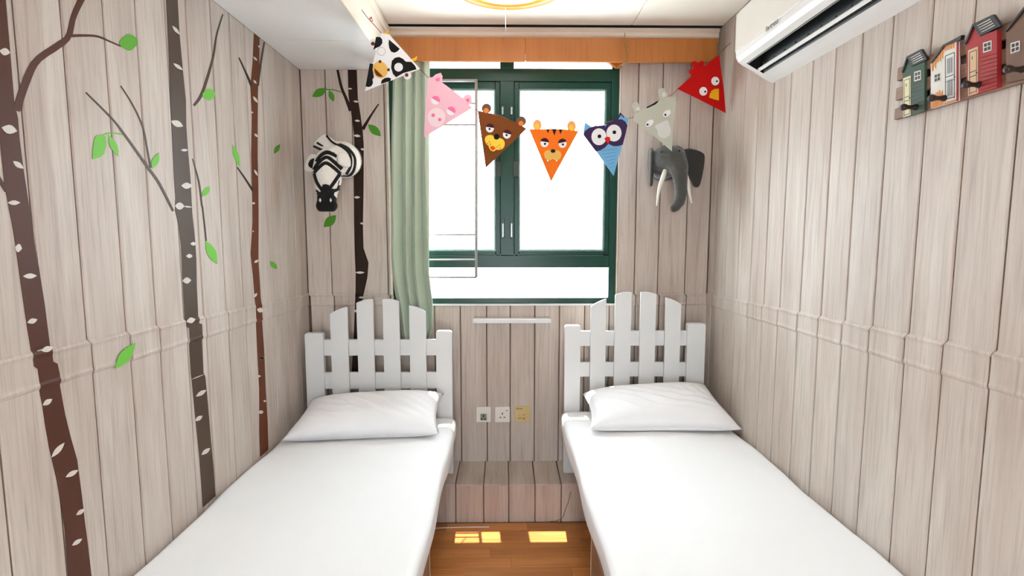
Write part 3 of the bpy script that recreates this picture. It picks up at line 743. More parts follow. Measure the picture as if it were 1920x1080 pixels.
    siding(h, [(222, 700), (325, 665), (325, 925), (222, 965)], 8)
    # white and orange hut
    h = pr('hut', [(383, 532), (490, 388), (607, 345), (607, 850), (385, 916)], 'house_white', t, .013, D); h['label'] = 'white beach hut with orange weathered boards'
    pr('hut_roof', [(374, 530), (486, 378), (642, 296), (632, 334), (495, 390), (384, 535)], 'roof_black', h, D - .006, D + .004)
    for k in range(9):
        x = 388 + k * 22; top = 532 - (x - 383) * 1.346 if x < 490 else 388 - (x - 490) * .37
        if x < 480: pr('weathered_board', [(x, top + 8), (x + 18, top + 8 - 18 * 1.2), (x + 16, top + 70 + 20 * math.sin(k * 2.3)), (x + 4, top + 80 - 15 * math.sin(k))], 'house_orange', h, D, D + .0008)
        else: pr('weathered_board', [(x, top + 6), (x + 18, top), (x + 16, top + 38), (x + 4, top + 48)], 'house_orange', h, D, D + .0008)
    for k in range(5):
        x = 388 + k * 20; pr('weathered_board', [(x + 3, 800 - k * 8 + 20 * math.sin(k * 1.7)), (x + 15, 790 - k * 8), (x + 18, 908 - k * 6), (x, 914 - k * 6)], 'house_orange', h, D, D + .0008)
    for k in range(5):
        x = 492 + k * 22; pr('weathered_board', [(x, 868 - k * 6.5), (x + 19, 862 - k * 6.5), (x + 19, 876 - k * 6.5), (x, 884 - k * 6.5)], 'house_orange', h, D, D + .0008)
    pr('corner_board', [(600, 350), (609, 346), (609, 850), (600, 853)], 'house_red', h, D - .002, D + .001)
    win_(h, 408, 628, 465, 608, 465, 682, 408, 700)
    d, bl = door_(h, [(490, 455), (597, 410), (597, 835), (492, 862)], 'house_white')
    for v0, v1 in ((.12, .46), (.56, .92)):
        pr('door_panel', [bl(.22, v0), bl(.78, v0), bl(.78, v1), bl(.22, v1)], 'door_grey', d, D + .001, D + .0016)
        for u in (.36, .5, .64): pr('panel_groove', [bl(u - .02, v0 + .02), bl(u + .02, v0 + .02), bl(u + .02, v1 - .02), bl(u - .02, v1 - .02)], 'roof_black', d, D + .0014, D + .0020)
    # red hut
    h = pr('hut', [(685, 365), (738, 215), (795, 300), (942, 255), (942, 738), (688, 815)], 'house_red', t, .013, D + .004); h['label'] = 'red beach hut with a black roof'
    D = D + .004
    r = pr('hut_roof', [(735, 205), (905, 122), (970, 220), (795, 306)], 'roof_black', h, D - .004, D + .004); roof_slats(r, [(748, 212), (890, 140), (945, 215), (800, 292)], 4)
    pr('roof_edge', [(664, 372), (733, 205), (744, 212), (674, 376)], 'roof_black', h, D - .002, D + .004)
    win_(h, 824, 362, 893, 340, 893, 425, 824, 446); door_(h, [(698, 425), (780, 392), (780, 785), (698, 812)], 'door_tan', moon=True)
    siding(h, [(800, 470), (938, 430), (938, 735), (800, 775)], 9, 'card_brown')
    # brown hut, cut by the picture's edge and finished beyond it
    h = pr('hut', [(1018, 262), (1170, 75), (1290, 150), (1290, 640), (1020, 700)], 'house_brown', t, .013, D); h['label'] = 'weathered brown beach hut'
    pr('hut_roof', [(1006, 262), (1170, 55), (1310, 140), (1296, 170), (1170, 80), (1014, 270)], 'roof_black', h, D - .004, D + .004)
    win_(h, 1056, 365, 1132, 342, 1132, 428, 1056, 455)
    door_(h, [(1180, 400), (1270, 370), (1270, 640), (1180, 665)], 'door_cream')
    # pegs: dumb-bell shaped
    for (x, y) in ((258, 905), (502, 828), (800, 715), (1165, 585)):
        p = PX(x, y, .022)
        q = [p + Vector((dx, 0, 0)) for dx in (.004, 0, -.006, -.012, -.022, -.030, -.036, -.041, -.043)]
        tube('peg', q, [.008, .0085, .0075, .0055, .0055, .0085, .0095, .0075, .003], 'peg_brown', t, 14)
rack()

# ------------------------------------------------------------------ wall stickers
class Surf:
    """a wall to stick things on: side view pixels to (u, z), and (u, z, lift) to the world"""
    def __init__(s, wall): s.wall = wall
    def uz(s, x, y):
        if s.wall == 'L': p = onX(x, y, LX); return (p.y, p.z)
        p = onY(x, y, BY); return (p.x, p.z)
    def at(s, u, z, lift):
        Y = u if s.wall == 'L' else BY
        e = swell(Y, z) + lift
        return (LX + e, u, z) if s.wall == 'L' else (u, BY - e, z)
SL, SB = Surf('L'), Surf('B')
LIFT = .0012
def strip(name, S, left, right, m, parent, lift=LIFT, n=40, thick=.0009):
    """vinyl cut between two edge lines, laid over the folds of the wall"""
    a = [S.uz(*p) for p in left]; b = [S.uz(*p) for p in right]
    zs = sorted(set([round(p[1], 4) for p in a + b]))
    zmin, zmax = max(min(p[1] for p in a), min(p[1] for p in b)), min(max(p[1] for p in a), max(p[1] for p in b))
    um = (a[0][0] + b[0][0]) / 2; bd = band(um if S.wall == 'L' else BY)
    zs = [z for z in zs if zmin < z < zmax] + [zmin, zmax] + [zmin + (zmax - zmin) * i / n for i in range(n)]
    for c in bd: zs += [c + k * .0037 for k in range(-3, 4)]
    zs = sorted(set(round(z, 4) for z in zs if zmin <= z <= zmax))
    ak = sorted((p[1], p[0]) for p in a); bk = sorted((p[1], p[0]) for p in b)
    V, Fc = [], []
    for z in zs:
        u0, u1 = interp(ak, z), interp(bk, z)
        for k in range(3): V.append(S.at(u0 + (u1 - u0) * k / 2, z, lift))
    K = len(V)
    for z in zs:
        u0, u1 = interp(ak, z), interp(bk, z)
        for k in range(3): V.append(S.at(u0 + (u1 - u0) * k / 2, z, lift - thick))
    for i in range(len(zs) - 1):
        for k in range(2): q = i * 3 + k; Fc.append((q, q + 1, q + 4, q + 3)); Fc.append((K + q, K + q + 3, K + q + 4, K + q + 1))
        for k in (0, 2): q = i * 3 + k; Fc.append((q, q + 3, K + q + 3, K + q))
    for i in (0, len(zs) - 1):
        for k in range(2): q = i * 3 + k; Fc.append((q, q + 1, K + q + 1, K + q))
    return mesh(name, V, Fc, m, parent)
def patch(name, S, pix, m, parent=None, lift=LIFT, thick=.0009):
    uz = [S.uz(*p) for p in pix]; base = min(swell(u if S.wall == 'L' else BY, z) for u, z in uz)
    mx_ = max(swell(u if S.wall == 'L' else BY, z) for u, z in uz)
    n = len(uz)
    flat = lambda u, z, l: ((LX + mx_ + l, u, z) if S.wall == 'L' else (u, BY - mx_ - l, z))
    A = [flat(u, z, lift) for u, z in uz]; B = [flat(u, z, lift - thick) for u, z in uz]
    o = mesh(name, A + B, [tuple(range(n)), tuple(range(2 * n - 1, n - 1, -1))] + [(i, (i + 1) % n, n + (i + 1) % n, n + i) for i in range(n)], m, parent)
    bm = bmesh.new(); bm.from_mesh(o.data); bmesh.ops.triangulate(bm, faces=[f for f in bm.faces if len(f.verts) > 4]); bm.to_mesh(o.data); bm.free()
    return o
def lens_pts(a, b, w, n=7, skew=0.0):
    a, b = Vector(a), Vector(b); d = b - a; nn = Vector((-d.y, d.x)).normalized(); out = []
    for i in range(n + 1):
        t = i / n; out.append(a + d * t + nn * (w / 2) * math.sin(math.pi * t ** (1 + skew)))
    for i in range(n - 1, 0, -1):
        t = i / n; out.append(a + d * t - nn * (w / 2) * math.sin(math.pi * t ** (1 + skew)))
    return [(p.x, p.y) for p in out]
def ribbon_pts(pts, ws, n=20):
    P = smoothline([(x, y, 0) for x, y in pts], n); L_, R_ = [], []
    for i, p in enumerate(P):
        t = (P[min(i + 1, n)] - P[max(i - 1, 0)]).normalized(); nn = Vector((-t.y, t.x, 0))
        w_ = interp([(k / (len(ws) - 1), v) for k, v in enumerate(ws)], i / n)
        L_.append(p + nn * w_ / 2); R_.append(p - nn * w_ / 2)
    return [(p.x, p.y) for p in L_ + R_[::-1]]
def branch(S, pts, ws, m, parent, lift=LIFT): 
    P = ribbon_pts(pts, ws); h = len(P) // 2
    A = [S.at(*S.uz(*p), lift) for p in P]; B = [S.at(*S.uz(*p), lift - .0009) for p in P]; n = len(P)
    Fc = []
    for i in range(h - 1):
        q = (i, i + 1, n - 2 - i, n - 1 - i); Fc.append(q); Fc.append(tuple(n + k for k in q[::-1]))
    Fc += [(i, (i + 1) % n, n + (i + 1) % n, n + i) for i in range(n)]
    return mesh('branch', A + B, Fc, m, parent)
def leaf(S, a, b, w, m, parent, skew=0.0, name='leaf'): return patch(name, S, lens_pts(a, b, w, 8, skew), m, parent, LIFT + .0006)
def mark(S, a, b, w, parent): return patch('bark_mark', S, lens_pts(a, b, w, 5), 'bark_mark', parent, LIFT + .0005)
def roundleaf(S, c, r, m, parent): return patch('leaf', S, [(c[0] + r * (math.cos(a) + .12 * math.cos(3 * a + .5)), c[1] + r * (math.sin(a) + .06 * math.sin(2 * a))) for a in [2 * math.pi * k / 18 for k in range(18)]], m, parent, LIFT + .0006)

def cr(ox, oy, s): return lambda pts: [(ox + s * x, oy + s * y) for x, y in pts]
def c1(ox, oy, s, x, y): return (ox + s * x, oy + s * y)
# --- tree 1: thick chestnut trunk
t1 = thing('tree_decal', 'thick chestnut-brown tree sticker with a forked branch and one round leaf', 'wall sticker', SL.at(*SL.uz(150, 1075), 0), 'tree stickers')
strip('trunk', SL, [(-30, -150), (-25, 0), (-21, 100), (-11, 190), (0, 270), (8, 345), (15, 382), (26, 440), (31, 475), (40, 540), (50, 610), (58, 660), (61, 687), (68, 692), (69, 700), (74, 735), (79, 760), (84, 795), (92, 840), (97, 862), (106, 900), (114, 945), (121, 995), (127, 1080), (133, 1200)],
      [(5, -150), (10, 0), (18, 95), (26, 190), (33, 222), (36, 260), (43, 315), (50, 360), (56, 400), (62, 450), (72, 500), (83, 570), (92, 640), (97, 678), (105, 682), (109, 700), (112, 725), (122, 780), (132, 820), (144, 862), (147, 885), (153, 930), (158, 975), (164, 1020), (171, 1080), (183, 1200)], 'bark_a', t1, n=60)
K1 = .3704
branch(SL, cr(0, 0, K1)([(80, 560), (135, 400), (187, 305), (290, 232), (345, 185), (368, 95), (395, 30), (440, -55)]), [14, 15, 13, 13, 11, 10, 11, 11], 'bark_a', t1, LIFT + .0002)
branch(SL, cr(0, 0, K1)([(350, 182), (420, 180), (490, 184), (550, 208), (610, 234)]), [6, 4.6, 4, 3, 2.5], 'bark_a', t1, LIFT + .0003)
branch(SL, [(-14, 318), (0, 340), (12, 358)], [9, 8, 8], 'bark_a', t1, LIFT + .0002)
roundleaf(SL, (240, 79.5), 15.5, 'leaf_mid', t1)
for a, b, w_ in (((-2, 95), (18, 99), 14), ((2, 239), (31, 246), 17), ((23, 302), (43, 316), 10), ((13, 380), (37, 380), 9), ((27, 464), (40, 466), 16), ((42, 518), (68, 517), 10), ((50, 605), (69, 599), 10), ((72, 658), (95, 651), 11),
                 ((79, 760), (97, 748), 10), ((95, 858), (120, 830), 10), ((122, 895), (146, 881), 9), ((142, 966), (158, 954), 8), ((134, 1023), (153, 1010), 8)): mark(SL, a, b, w_, t1)
# --- tree 2: grey-brown trunk
t2 = thing('tree_decal', 'grey-brown birch sticker with long bare twigs and drooping paired leaves', 'wall sticker', SL.at(*SL.uz(390, 940), 0), 'tree stickers')
A2 = cr(150, 0, K1); B2 = cr(300, 280, K1); C2 = cr(0, 520, .5185)
strip('trunk', SL, [(310, -40)] + A2([(435, 0), (447, 250), (455, 450), (463, 640), (468, 760), (475, 900), (482, 1000)]) + B2([(75, 310), (92, 380), (107, 490), (112, 640), (120, 760), (125, 870), (130, 900), (143, 905), (147, 985)]) + C2([(690, 350), (693, 375), (707, 520), (720, 650), (728, 760), (733, 832)]),
      [(331, -40)] + A2([(493, 0), (503, 180), (520, 360), (535, 510), (537, 640), (545, 760), (558, 900), (567, 1080)]) + B2([(175, 440), (183, 560), (185, 690), (190, 800), (193, 880), (208, 885), (212, 970)]) + C2([(735, 345), (742, 360), (752, 470), (762, 590), (772, 700), (779, 797)]), 'bark_b', t2, n=60)
for pts, ws in ((A2([(28, 468), (160, 600), (230, 690), (340, 845), (400, 930), (470, 1068)]), [2.5, 3.2, 4.2, 5, 5, 4]), (A2([(205, 435), (265, 530), (315, 640), (340, 760), (357, 850)]), [2, 2.4, 2.8, 3, 3.4]),
                (A2([(575, 535), (618, 470), (670, 300), (690, 180), (722, 72)]), [4.5, 5.5, 4, 3, 2.2]), (A2([(568, 803), (600, 920), (616, 1040)]) + B2([(215, 300), (233, 465)]), [1.5, 3.2, 3, 2.8, 2.5])):
    branch(SL, pts, ws, 'bark_b', t2, LIFT + .0002)
patch('leaf', SL, A2([(60, 806), (63, 755), (70, 705), (82, 686), (103, 682), (126, 690), (130, 735), (120, 778), (100, 796)]), 'leaf_light', t2, LIFT + .0006)
leaf(SL, *A2([(142, 682), (193, 792)]), 13, 'leaf_light', t2)
branch(SL, A2([(108, 688), (135, 676), (170, 674), (217, 682)]), [2.5, 2.5, 2.2, 2], 'leaf_light', t2, LIFT + .0003)
leaf(SL, *A2([(363, 855), (397, 773)]), 12.5, 'leaf_light', t2); leaf(SL, *A2([(617, 996), (655, 943)]), 11, 'leaf_light', t2)
roundleaf(SL, c1(150, 0, K1, 650, 478), 11, 'leaf_light', t2); leaf(SL, *B2([(230, 463), (288, 580)]), 17, 'leaf_light', t2)
for a, b, w_ in [(*A2([(465, 130), (503, 175)]), 6), (*A2([(470, 320), (519, 355)]), 6.5), (*A2([(459, 612), (520, 640)]), 12), (*A2([(508, 760), (545, 760)]), 5), (*A2([(510, 940), (566, 940)]), 12), (*A2([(478, 1042), (527, 1044)]), 14), (*A2([(520, 1044), (567, 1049)]), 3),
                 (*B2([(152, 478), (182, 478)]), 7), (*B2([(130, 540), (163, 540)]), 8), (*B2([(112, 666), (156, 662)]), 12), (*B2([(125, 872), (170, 860)]), 11), (*C2([(707, 431), (745, 407)]), 8), (*C2([(704, 520), (731, 500)]), 8), (*C2([(727, 642), (759, 617)]), 8), (*C2([(689, 370), (739, 350)]), 1.6)]: mark(SL, a, b, w_, t2)
# --- tree 3: slim reddish trunk
t3 = thing('tree_decal', 'slim reddish-brown tree sticker with short twigs reaching the bulkhead', 'wall sticker', SL.at(*SL.uz(494, 850), 0), 'tree stickers')
A3 = cr(0, 0, .5185)
strip('trunk', SL, A3([(918, 118), (913, 230), (905, 310), (910, 420), (908, 560), (912, 690), (913, 800)]) + B2([(458, 530), (470, 640), (478, 740), (485, 870)]) + C2([(930, 270), (937, 400), (937, 560), (940, 650)]),
      A3([(938, 132), (937, 230), (932, 330), (931, 440), (931, 560)]) + B2([(497, 200), (498, 400), (497, 560), (505, 680), (515, 860)]) + C2([(955, 270), (960, 400), (967, 520), (970, 625)]), 'bark_c', t3, n=50)
branch(SL, A3([(955, 152), (946, 205), (936, 270), (930, 310)]), [3, 3.6, 4.4, 6], 'bark_b', t3, LIFT + .0002)
branch(SL, A3([(863, 208), (885, 255), (908, 308)]), [2, 3, 5], 'bark_d', t3, LIFT + .0002); branch(SL, A3([(857, 605), (885, 645), (914, 690)]), [2, 3, 4], 'bark_d', t3, LIFT + .0002)
leaf(SL, *A3([(840, 523), (866, 602)]), 9.5, 'leaf_light', t3)
for a, b, w_ in [((483, 85), (488, 90), 3), ((474, 106), (482, 114), 4), ((474.5, 150), (480.5, 157), 4), (*A3([(914, 348), (931, 372)]), 5), (*A3([(906, 405), (915, 408)]), 3), (*A3([(919, 483), (931, 496)]), 4), (*A3([(918, 613), (931, 636)]), 4), (*A3([(909, 735), (922, 735)]), 4),
                 (*B2([(466, 415), (474, 415)]), 3), (*B2([(475, 574), (497, 560)]), 5), (*B2([(473, 750), (490, 727)]), 5), (*B2([(485, 810), (520, 818)]), 9), (*B2([(502, 1059), (526, 1055)]), 7), (*C2([(937, 293), (956, 291)]), 6), (*C2([(930, 358), (942, 357)]), 4), (*C2([(951, 448), (962, 447)]), 4), (*C2([(933, 489), (952, 486)]), 7)]: mark(SL, a, b, w_, t3)
# --- tree 4: dark trunk on the window wall
t4 = thing('tree_decal', 'dark brown tree sticker on the window wall behind the zebra head', 'wall sticker', SB.at(*SB.uz(664, 720), 0), 'tree stickers')
D4 = cr(560, 120, .5)
strip('trunk', SB, D4([(184, 22), (187, 120), (200, 200), (207, 260), (210, 320), (209, 400), (208, 500), (208, 600), (210, 700), (214, 790), (213, 870), (210, 940), (206, 1032), (196, 1200)]),
      D4([(218, 22), (222, 130), (232, 190), (240, 250), (244, 300), (244, 400), (243, 500), (241, 600), (243, 690), (262, 745), (258, 800), (247, 850), (241, 880), (238, 940), (234, 1032), (226, 1200)]), 'bark_d', t4, n=50)
branch(SB, D4([(146, 22), (160, 85), (176, 125), (196, 175)]), [4.5, 5, 5.5, 8], 'bark_d', t4, LIFT + .0002); branch(SB, D4([(300, 150), (270, 195), (240, 245)]), [2, 4, 7], 'bark_d', t4, LIFT + .0002)
leaf(SB, *D4([(260, 226), (309, 271)]), 15, 'leaf_deep', t4); leaf(SB, *D4([(51, 123), (105, 92)]), 15, 'leaf_deep', t4); leaf(SB, *D4([(114, 98), (132, 142)]), 10, 'leaf_deep', t4)
branch(SB, D4([(100, 96), (130, 97), (162, 106)]), [2, 2, 1.8], 'leaf_deep', t4, LIFT + .0003)
for a, b, w_ in ((( 185, 93), (201, 93), 3), ((205, 140), (226, 142), 4), ((210, 212), (231, 214), 4), ((206, 268), (233, 271), 5), ((232, 318), (247, 322), 4), ((207, 500), (231, 500), 4.5), ((230, 597), (245, 599), 4), ((212, 782), (248, 782), 4.5), ((225, 875), (246, 875), 3.5), ((208, 922), (218, 930), 5)):
    mark(SB, *D4([a, b]), w_, t4)
def freeleaf(S, a, b, w_, m, label): tag(leaf(S, a, b, w_, m, None, name='leaf_decal'), label, 'wall sticker', 'loose leaf stickers')
freeleaf(SL, (212, 692), (250, 643), 21, 'leaf_light', 'largest loose green leaf sticker, lying across the fold of the wall covering')
freeleaf(SL, *A3([(990, 556), (1011, 521)]), 9, 'leaf_deep', 'small loose leaf sticker beside the zebra head near the wall corner')
freeleaf(SL, *A3([(975, 944), (1001, 973)]), 9, 'leaf_mid', 'small loose leaf sticker low beside the slim reddish trunk')
freeleaf(SB, *D4([(94, 612), (141, 567)]), 17, 'leaf_deep', 'loose green leaf sticker directly under the zebra muzzle')

# ------------------------------------------------------------------ bunting
pa = onX(678, 18, BX + .001); pb = onX(1371, 80, RX - .001)
BDIR = Vector((pb.x - pa.x, pb.y - pa.y, 0)).normalized(); BN = Vector((BDIR.y, -BDIR.x, 0))      # towards the room
def onB(x, y, lift=0.0):
    o = Vector((pa.x, pa.y, 0)) + BN * lift; d = ray(x, y); k = (o - Vector((CAM.x, CAM.y, 0))).dot(BN) / Vector((d.x, d.y, 0)).dot(BN)
    return CAM + d * k
class Pennant:
    def __init__(s, name, label, f, outline, m):
        s.f = f; cx = sum(f(*p)[0] for p in outline) / len(outline); cy = sum(f(*p)[1] for p in outline) / len(outline)
        s.root = thing(name, label, 'pennant', onB(cx, cy), 'animal pennants on the bunting')
        s.top = {}; s.body = s.part('card', outline, m, 0)
    def part(s, name, pts, m, layer, parent=None):
        z = .0012 + layer * .0007 if layer >= 0 else -.0008 * -layer
        P = [onB(*s.f(*p), z) for p in pts]
        return prism(name, P, -BN * (.0012 if layer <= 0 else .0007), m, parent or s.root)
    def disc(s, name, c, r, m, layer, parent=None, ry=None, rot=0, a0=0, a1=360, n=20):
        ry = ry or r; k = n if a1 - a0 >= 360 else n + 1
        pts = []
        for i in range(k):
            a = math.radians(a0 + (a1 - a0) * i / n); x, y = r * math.cos(a), ry * math.sin(a); ro = math.radians(rot)
            pts.append((c[0] + x * math.cos(ro) - y * math.sin(ro), c[1] + x * math.sin(ro) + y * math.cos(ro)))
        return s.part(name, pts, m, layer, parent)
def crop(ox, oy, s): return lambda x, y: (ox + s * x, oy + s * y)
# cow
f = crop(680, 10, .2315)
P = Pennant('cow_pennant', 'white cow pennant with black patches and an orange snout', f, [(150, 225), (215, 235), (465, 515), (18, 695)], 'card_white')
P.disc('ear', (82, 300), 30, 'card_white', -1); P.disc('ear_inner', (82, 310), 15, 'card_brown', 3); P.disc('ear', (362, 568), 32, 'card_white', -1); P.disc('ear_inner', (356, 564), 15, 'card_brown', 3)
P.part('horn', [(183, 240), (188, 215), (210, 196), (214, 222), (208, 252), (192, 252)], 'card_yellow', -2); P.part('horn', [(395, 435), (420, 425), (442, 408), (440, 432), (425, 448), (405, 452)], 'card_yellow', 1)
P.part('patch', [(108, 256), (140, 256), (158, 275), (160, 305), (140, 332), (110, 345), (86, 362), (100, 300)], 'card_black', 1)
P.part('patch', [(213, 276), (300, 352), (285, 370), (258, 384), (230, 374), (215, 345), (210, 310)], 'card_black', 1)
P.part('patch', [(57, 470), (86, 475), (80, 520), (92, 580), (80, 600), (84, 630), (70, 655), (45, 662), (24, 655)], 'card_black', 1)
P.part('patch', [(236, 450), (262, 424), (295, 418), (325, 432), (350, 456), (395, 458), (425, 490), (436, 518), (330, 548), (270, 582), (245, 555), (230, 505)], 'card_black', 1)
P.part('patch', [(146, 636), (155, 605), (180, 588), (210, 584), (230, 592), (226, 612)], 'card_black', 1)
e = P.disc('eye', (150, 373), 34, 'card_black', 2); P.disc('eye_white', (150, 373), 32, 'card_white', 3, e); P.disc('eye', (291, 501), 35, 'card_white', 2)
sn = P.disc('snout', (142, 522), 60, 'card_snout', 2, ry=70, rot=-15); P.disc('nostril', (140, 455), 12, 'card_brown', 3, sn); P.disc('nostril', (209, 522), 12, 'card_brown', 3, sn)
P.part('mouth', [(95, 508), (165, 575), (140, 580), (112, 568), (97, 540)], 'card_brown', 3, sn)
# pig
P = Pennant('pig_pennant', 'pink pig pennant with a round pale snout hanging over the curtain', f, [(526, 588), (570, 580), (640, 622), (815, 752), (888, 832), (497, 1068), (510, 800)], 'card_pink')
P.part('ear', [(556, 592), (590, 560), (632, 546), (648, 575), (640, 620), (625, 635)], 'card_pink', -1); P.part('ear_inner', [(588, 596), (622, 585), (624, 612), (600, 618)], 'card_hotpink', 2)
P.part('ear', [(812, 752), (830, 725), (868, 718), (886, 745), (882, 800), (850, 800)], 'card_pink', -1); P.part('ear_inner', [(834, 762), (858, 750), (866, 770), (854, 784)], 'card_hotpink', 2)
for c, rot in (((590, 769), 30), ((716, 856), 32)):
    e = P.disc('eye', c, 36, 'card_white', 1); P.disc('eyelid', c, 36, 'card_hotpink', 2, e, rot=rot, a0=180, a1=360)
sn = P.disc('snout', (598, 908), 72, 'card_palepink', 1, ry=78); P.disc('nostril', (571, 890), 15, 'card_hotpink', 2, sn); P.disc('nostril', (624, 925), 14, 'card_hotpink', 2, sn)
# bear
f = crop(880, 180, .1574)
P = Pennant('bear_pennant', 'brown bear pennant with a yellow muzzle and half-closed eyes', f, [(100, 178), (240, 205), (575, 318), (682, 390), (196, 858)], 'card_bear')
for c in ((205, 147), (620, 300)):
    e = P.disc('ear', c, 58, 'card_earshade', -1); P.disc('ear_inner', (c[0] - 4, c[1] + 26), 30, 'card_earorange', 1, e)
for c, rot in (((245, 385), 8), ((448, 458), 15)):
    e = P.disc('eye', c, 48, 'card_white', 1, ry=50); P.disc('eyelid', (c[0], c[1] - 4), 52, 'card_maroon', 2, e, rot=rot, a0=188, a1=352); P.disc('pupil', (c[0] - 4, c[1] + 8), 13, 'card_black', 2, e)
mz = P.part('muzzle', [(183, 525), (190, 490), (215, 468), (255, 462), (295, 478), (320, 508), (360, 500), (400, 515), (422, 550), (420, 595), (395, 630), (355, 642), (320, 640), (290, 662), (255, 650), (232, 615), (230, 595), (200, 570)], 'card_gold', 1)
P.disc('nose', (325, 485), 35, 'card_black', 2, mz); P.part('mouth', [(248, 605), (280, 592), (315, 620), (290, 645), (262, 640)], 'card_redmouth', 2, mz)
for c in ((238, 545), (213, 566), (250, 575), (358, 587), (333, 607), (370, 620)): P.disc('whisker_dot', c, 6, 'card_maroon', 2, mz, n=8)
# tiger
P = Pennant('tiger_pennant', 'orange tiger pennant with dark forehead stripes', f, [(712, 393), (860, 398), (1010, 392), (1180, 400), (1302, 418), (974, 1020)], 'card_orange')
for c in ((810, 345), (1218, 360)):
    e = P.disc('ear', c, 52, 'card_tigerear', -1, ry=66); P.disc('ear_inner', (c[0] - 2, c[1] + 20), 28, 'card_gold', 1, e, ry=36)
for pts in ([(918, 394), (955, 393), (936, 445)], [(985, 392), (1040, 392), (1012, 470)], [(1065, 393), (1108, 396), (1086, 456)]): P.part('stripe', pts, 'card_black', 1)
for c, rot in (((896, 560), 10), ((1110, 568), -12)):
    e = P.disc('eye', c, 48, 'card_white', 1, ry=50); P.disc('eyelid', (c[0], c[1] - 8), 52, 'card_maroon', 2, e, rot=rot, a0=188, a1=352); P.disc('pupil', (c[0] + 5, c[1] + 10), 13, 'card_black', 2, e)
mz = P.part('muzzle', [(890, 690), (905, 655), (945, 642), (996, 650), (1050, 645), (1085, 665), (1098, 700), (1085, 745), (1050, 768), (1015, 762), (994, 748), (970, 765), (930, 768), (900, 740)], 'card_snout', 1)
P.disc('nose', (997, 655), 28, 'card_black', 2, mz, ry=22)
for x in (934, 1040): P.part('tooth', [(x - 12, 764), (x + 12, 764), (x, 785)], 'card_white', 2, mz)
# owl
f = crop(1080, 150, .1759)
P = Pennant('owl_pennant', 'blue owl pennant with large white eyes and a red beak', f, [(78, 570), (95, 450), (165, 498), (300, 480), (430, 432), (472, 345), (520, 395), (560, 410), (540, 500), (402, 1022)], 'card_blue')
P.part('ear_tip', [(425, 435), (472, 345), (478, 372), (445, 428)], 'card_navy', 1); P.part('ear_tip', [(472, 345), (518, 396), (508, 402), (474, 366)], 'card_navy', 1)
P.part('face_mask', [(78, 585), (95, 545), (140, 512), (215, 490), (300, 480), (312, 500), (335, 465), (400, 432), (450, 420), (490, 418), (528, 445), (548, 485), (525, 590), (498, 690), (455, 703), (400, 705), (345, 680), (310, 720), (260, 750), (210, 762)], 'card_navy', 1)
for c, pc in (((245, 605), (250, 600)), ((405, 565), (409, 557))):
    e = P.disc('eye', c, 80, 'card_white', 2, ry=90, n=28); P.disc('pupil', pc, 20, 'card_black', 3, e)
P.part('beak', [(302, 625), (325, 605), (362, 608), (365, 640), (342, 683)], 'card_beak', 4)
for r_ in range(7):
    y0 = 745 + r_ * 36; hw = max(6, (1000 - y0) * .33); cx = 352 + (y0 - 740) * .18
    P.part('feather_line', [(cx - hw, y0 + 8), (cx + hw, y0 - 14), (cx + hw, y0 - 9), (cx - hw, y0 + 13)], 'card_blueline', 1)
# donkey
P = Pennant('donkey_pennant', 'grey donkey pennant with a black fringe hanging above the elephant', f, [(612, 430), (620, 370), (690, 320), (900, 215), (1060, 170), (1068, 240), (1030, 520), (1022, 760), (860, 620)], 'card_grey')
P.part('ear', [(690, 318), (640, 345), (612, 320), (595, 275), (610, 238), (645, 228), (672, 260)], 'card_grey', -1); P.disc('ear_inner', (658, 308), 22, 'card_palegrey', 2)
P.part('ear', [(900, 220), (882, 140), (878, 105), (905, 78), (940, 90), (968, 140), (990, 195)], 'card_grey', -1); P.disc('ear_inner', (936, 155), 20, 'card_palegrey', 2, ry=26)
P.part('fringe', [(746, 292), (810, 258), (872, 220), (874, 236), (845, 262), (820, 272), (795, 285), (760, 300)], 'card_black', 1)
for c, pc in (((785, 460), (763, 475)), ((968, 356), (953, 371))):
    e = P.disc('eye', c, 48, 'card_white', 1, ry=30, rot=-38); P.disc('pupil', pc, 11, 'card_black', 2, e)
mz = P.part('muzzle', [(840, 505), (850, 482), (905, 455), (955, 430), (985, 435), (992, 470), (1012, 530), (1000, 590), (955, 622), (905, 618), (875, 590), (866, 530)], 'card_palegrey', 1)
# chicken
f = crop(1260, 70, .13889)
P = Pennant('chicken_pennant', 'red chicken pennant with a scalloped comb and yellow beak', f, [(72, 695), (260, 535), (270, 440), (300, 400), (440, 385), (640, 240), (660, 420), (700, 700), (726, 1022), (250, 780)], 'card_red')
for c, r_ in (((262, 460), 34), ((300, 360), 40), ((400, 352), 36), ((345, 400), 60)): P.disc('comb', c, r_, 'card_red', -1, n=14)
for c, pc in (((585, 590), (607, 592)), ((423, 728), (449, 733))):
    e = P.disc('eye', c, 54, 'card_white', 1, ry=59); P.disc('pupil', pc, 13, 'card_black', 2, e)
P.part('beak', [(503, 812), (512, 765), (535, 720), (575, 696), (633, 694), (633, 852), (575, 838)], 'card_beakgold', 1)
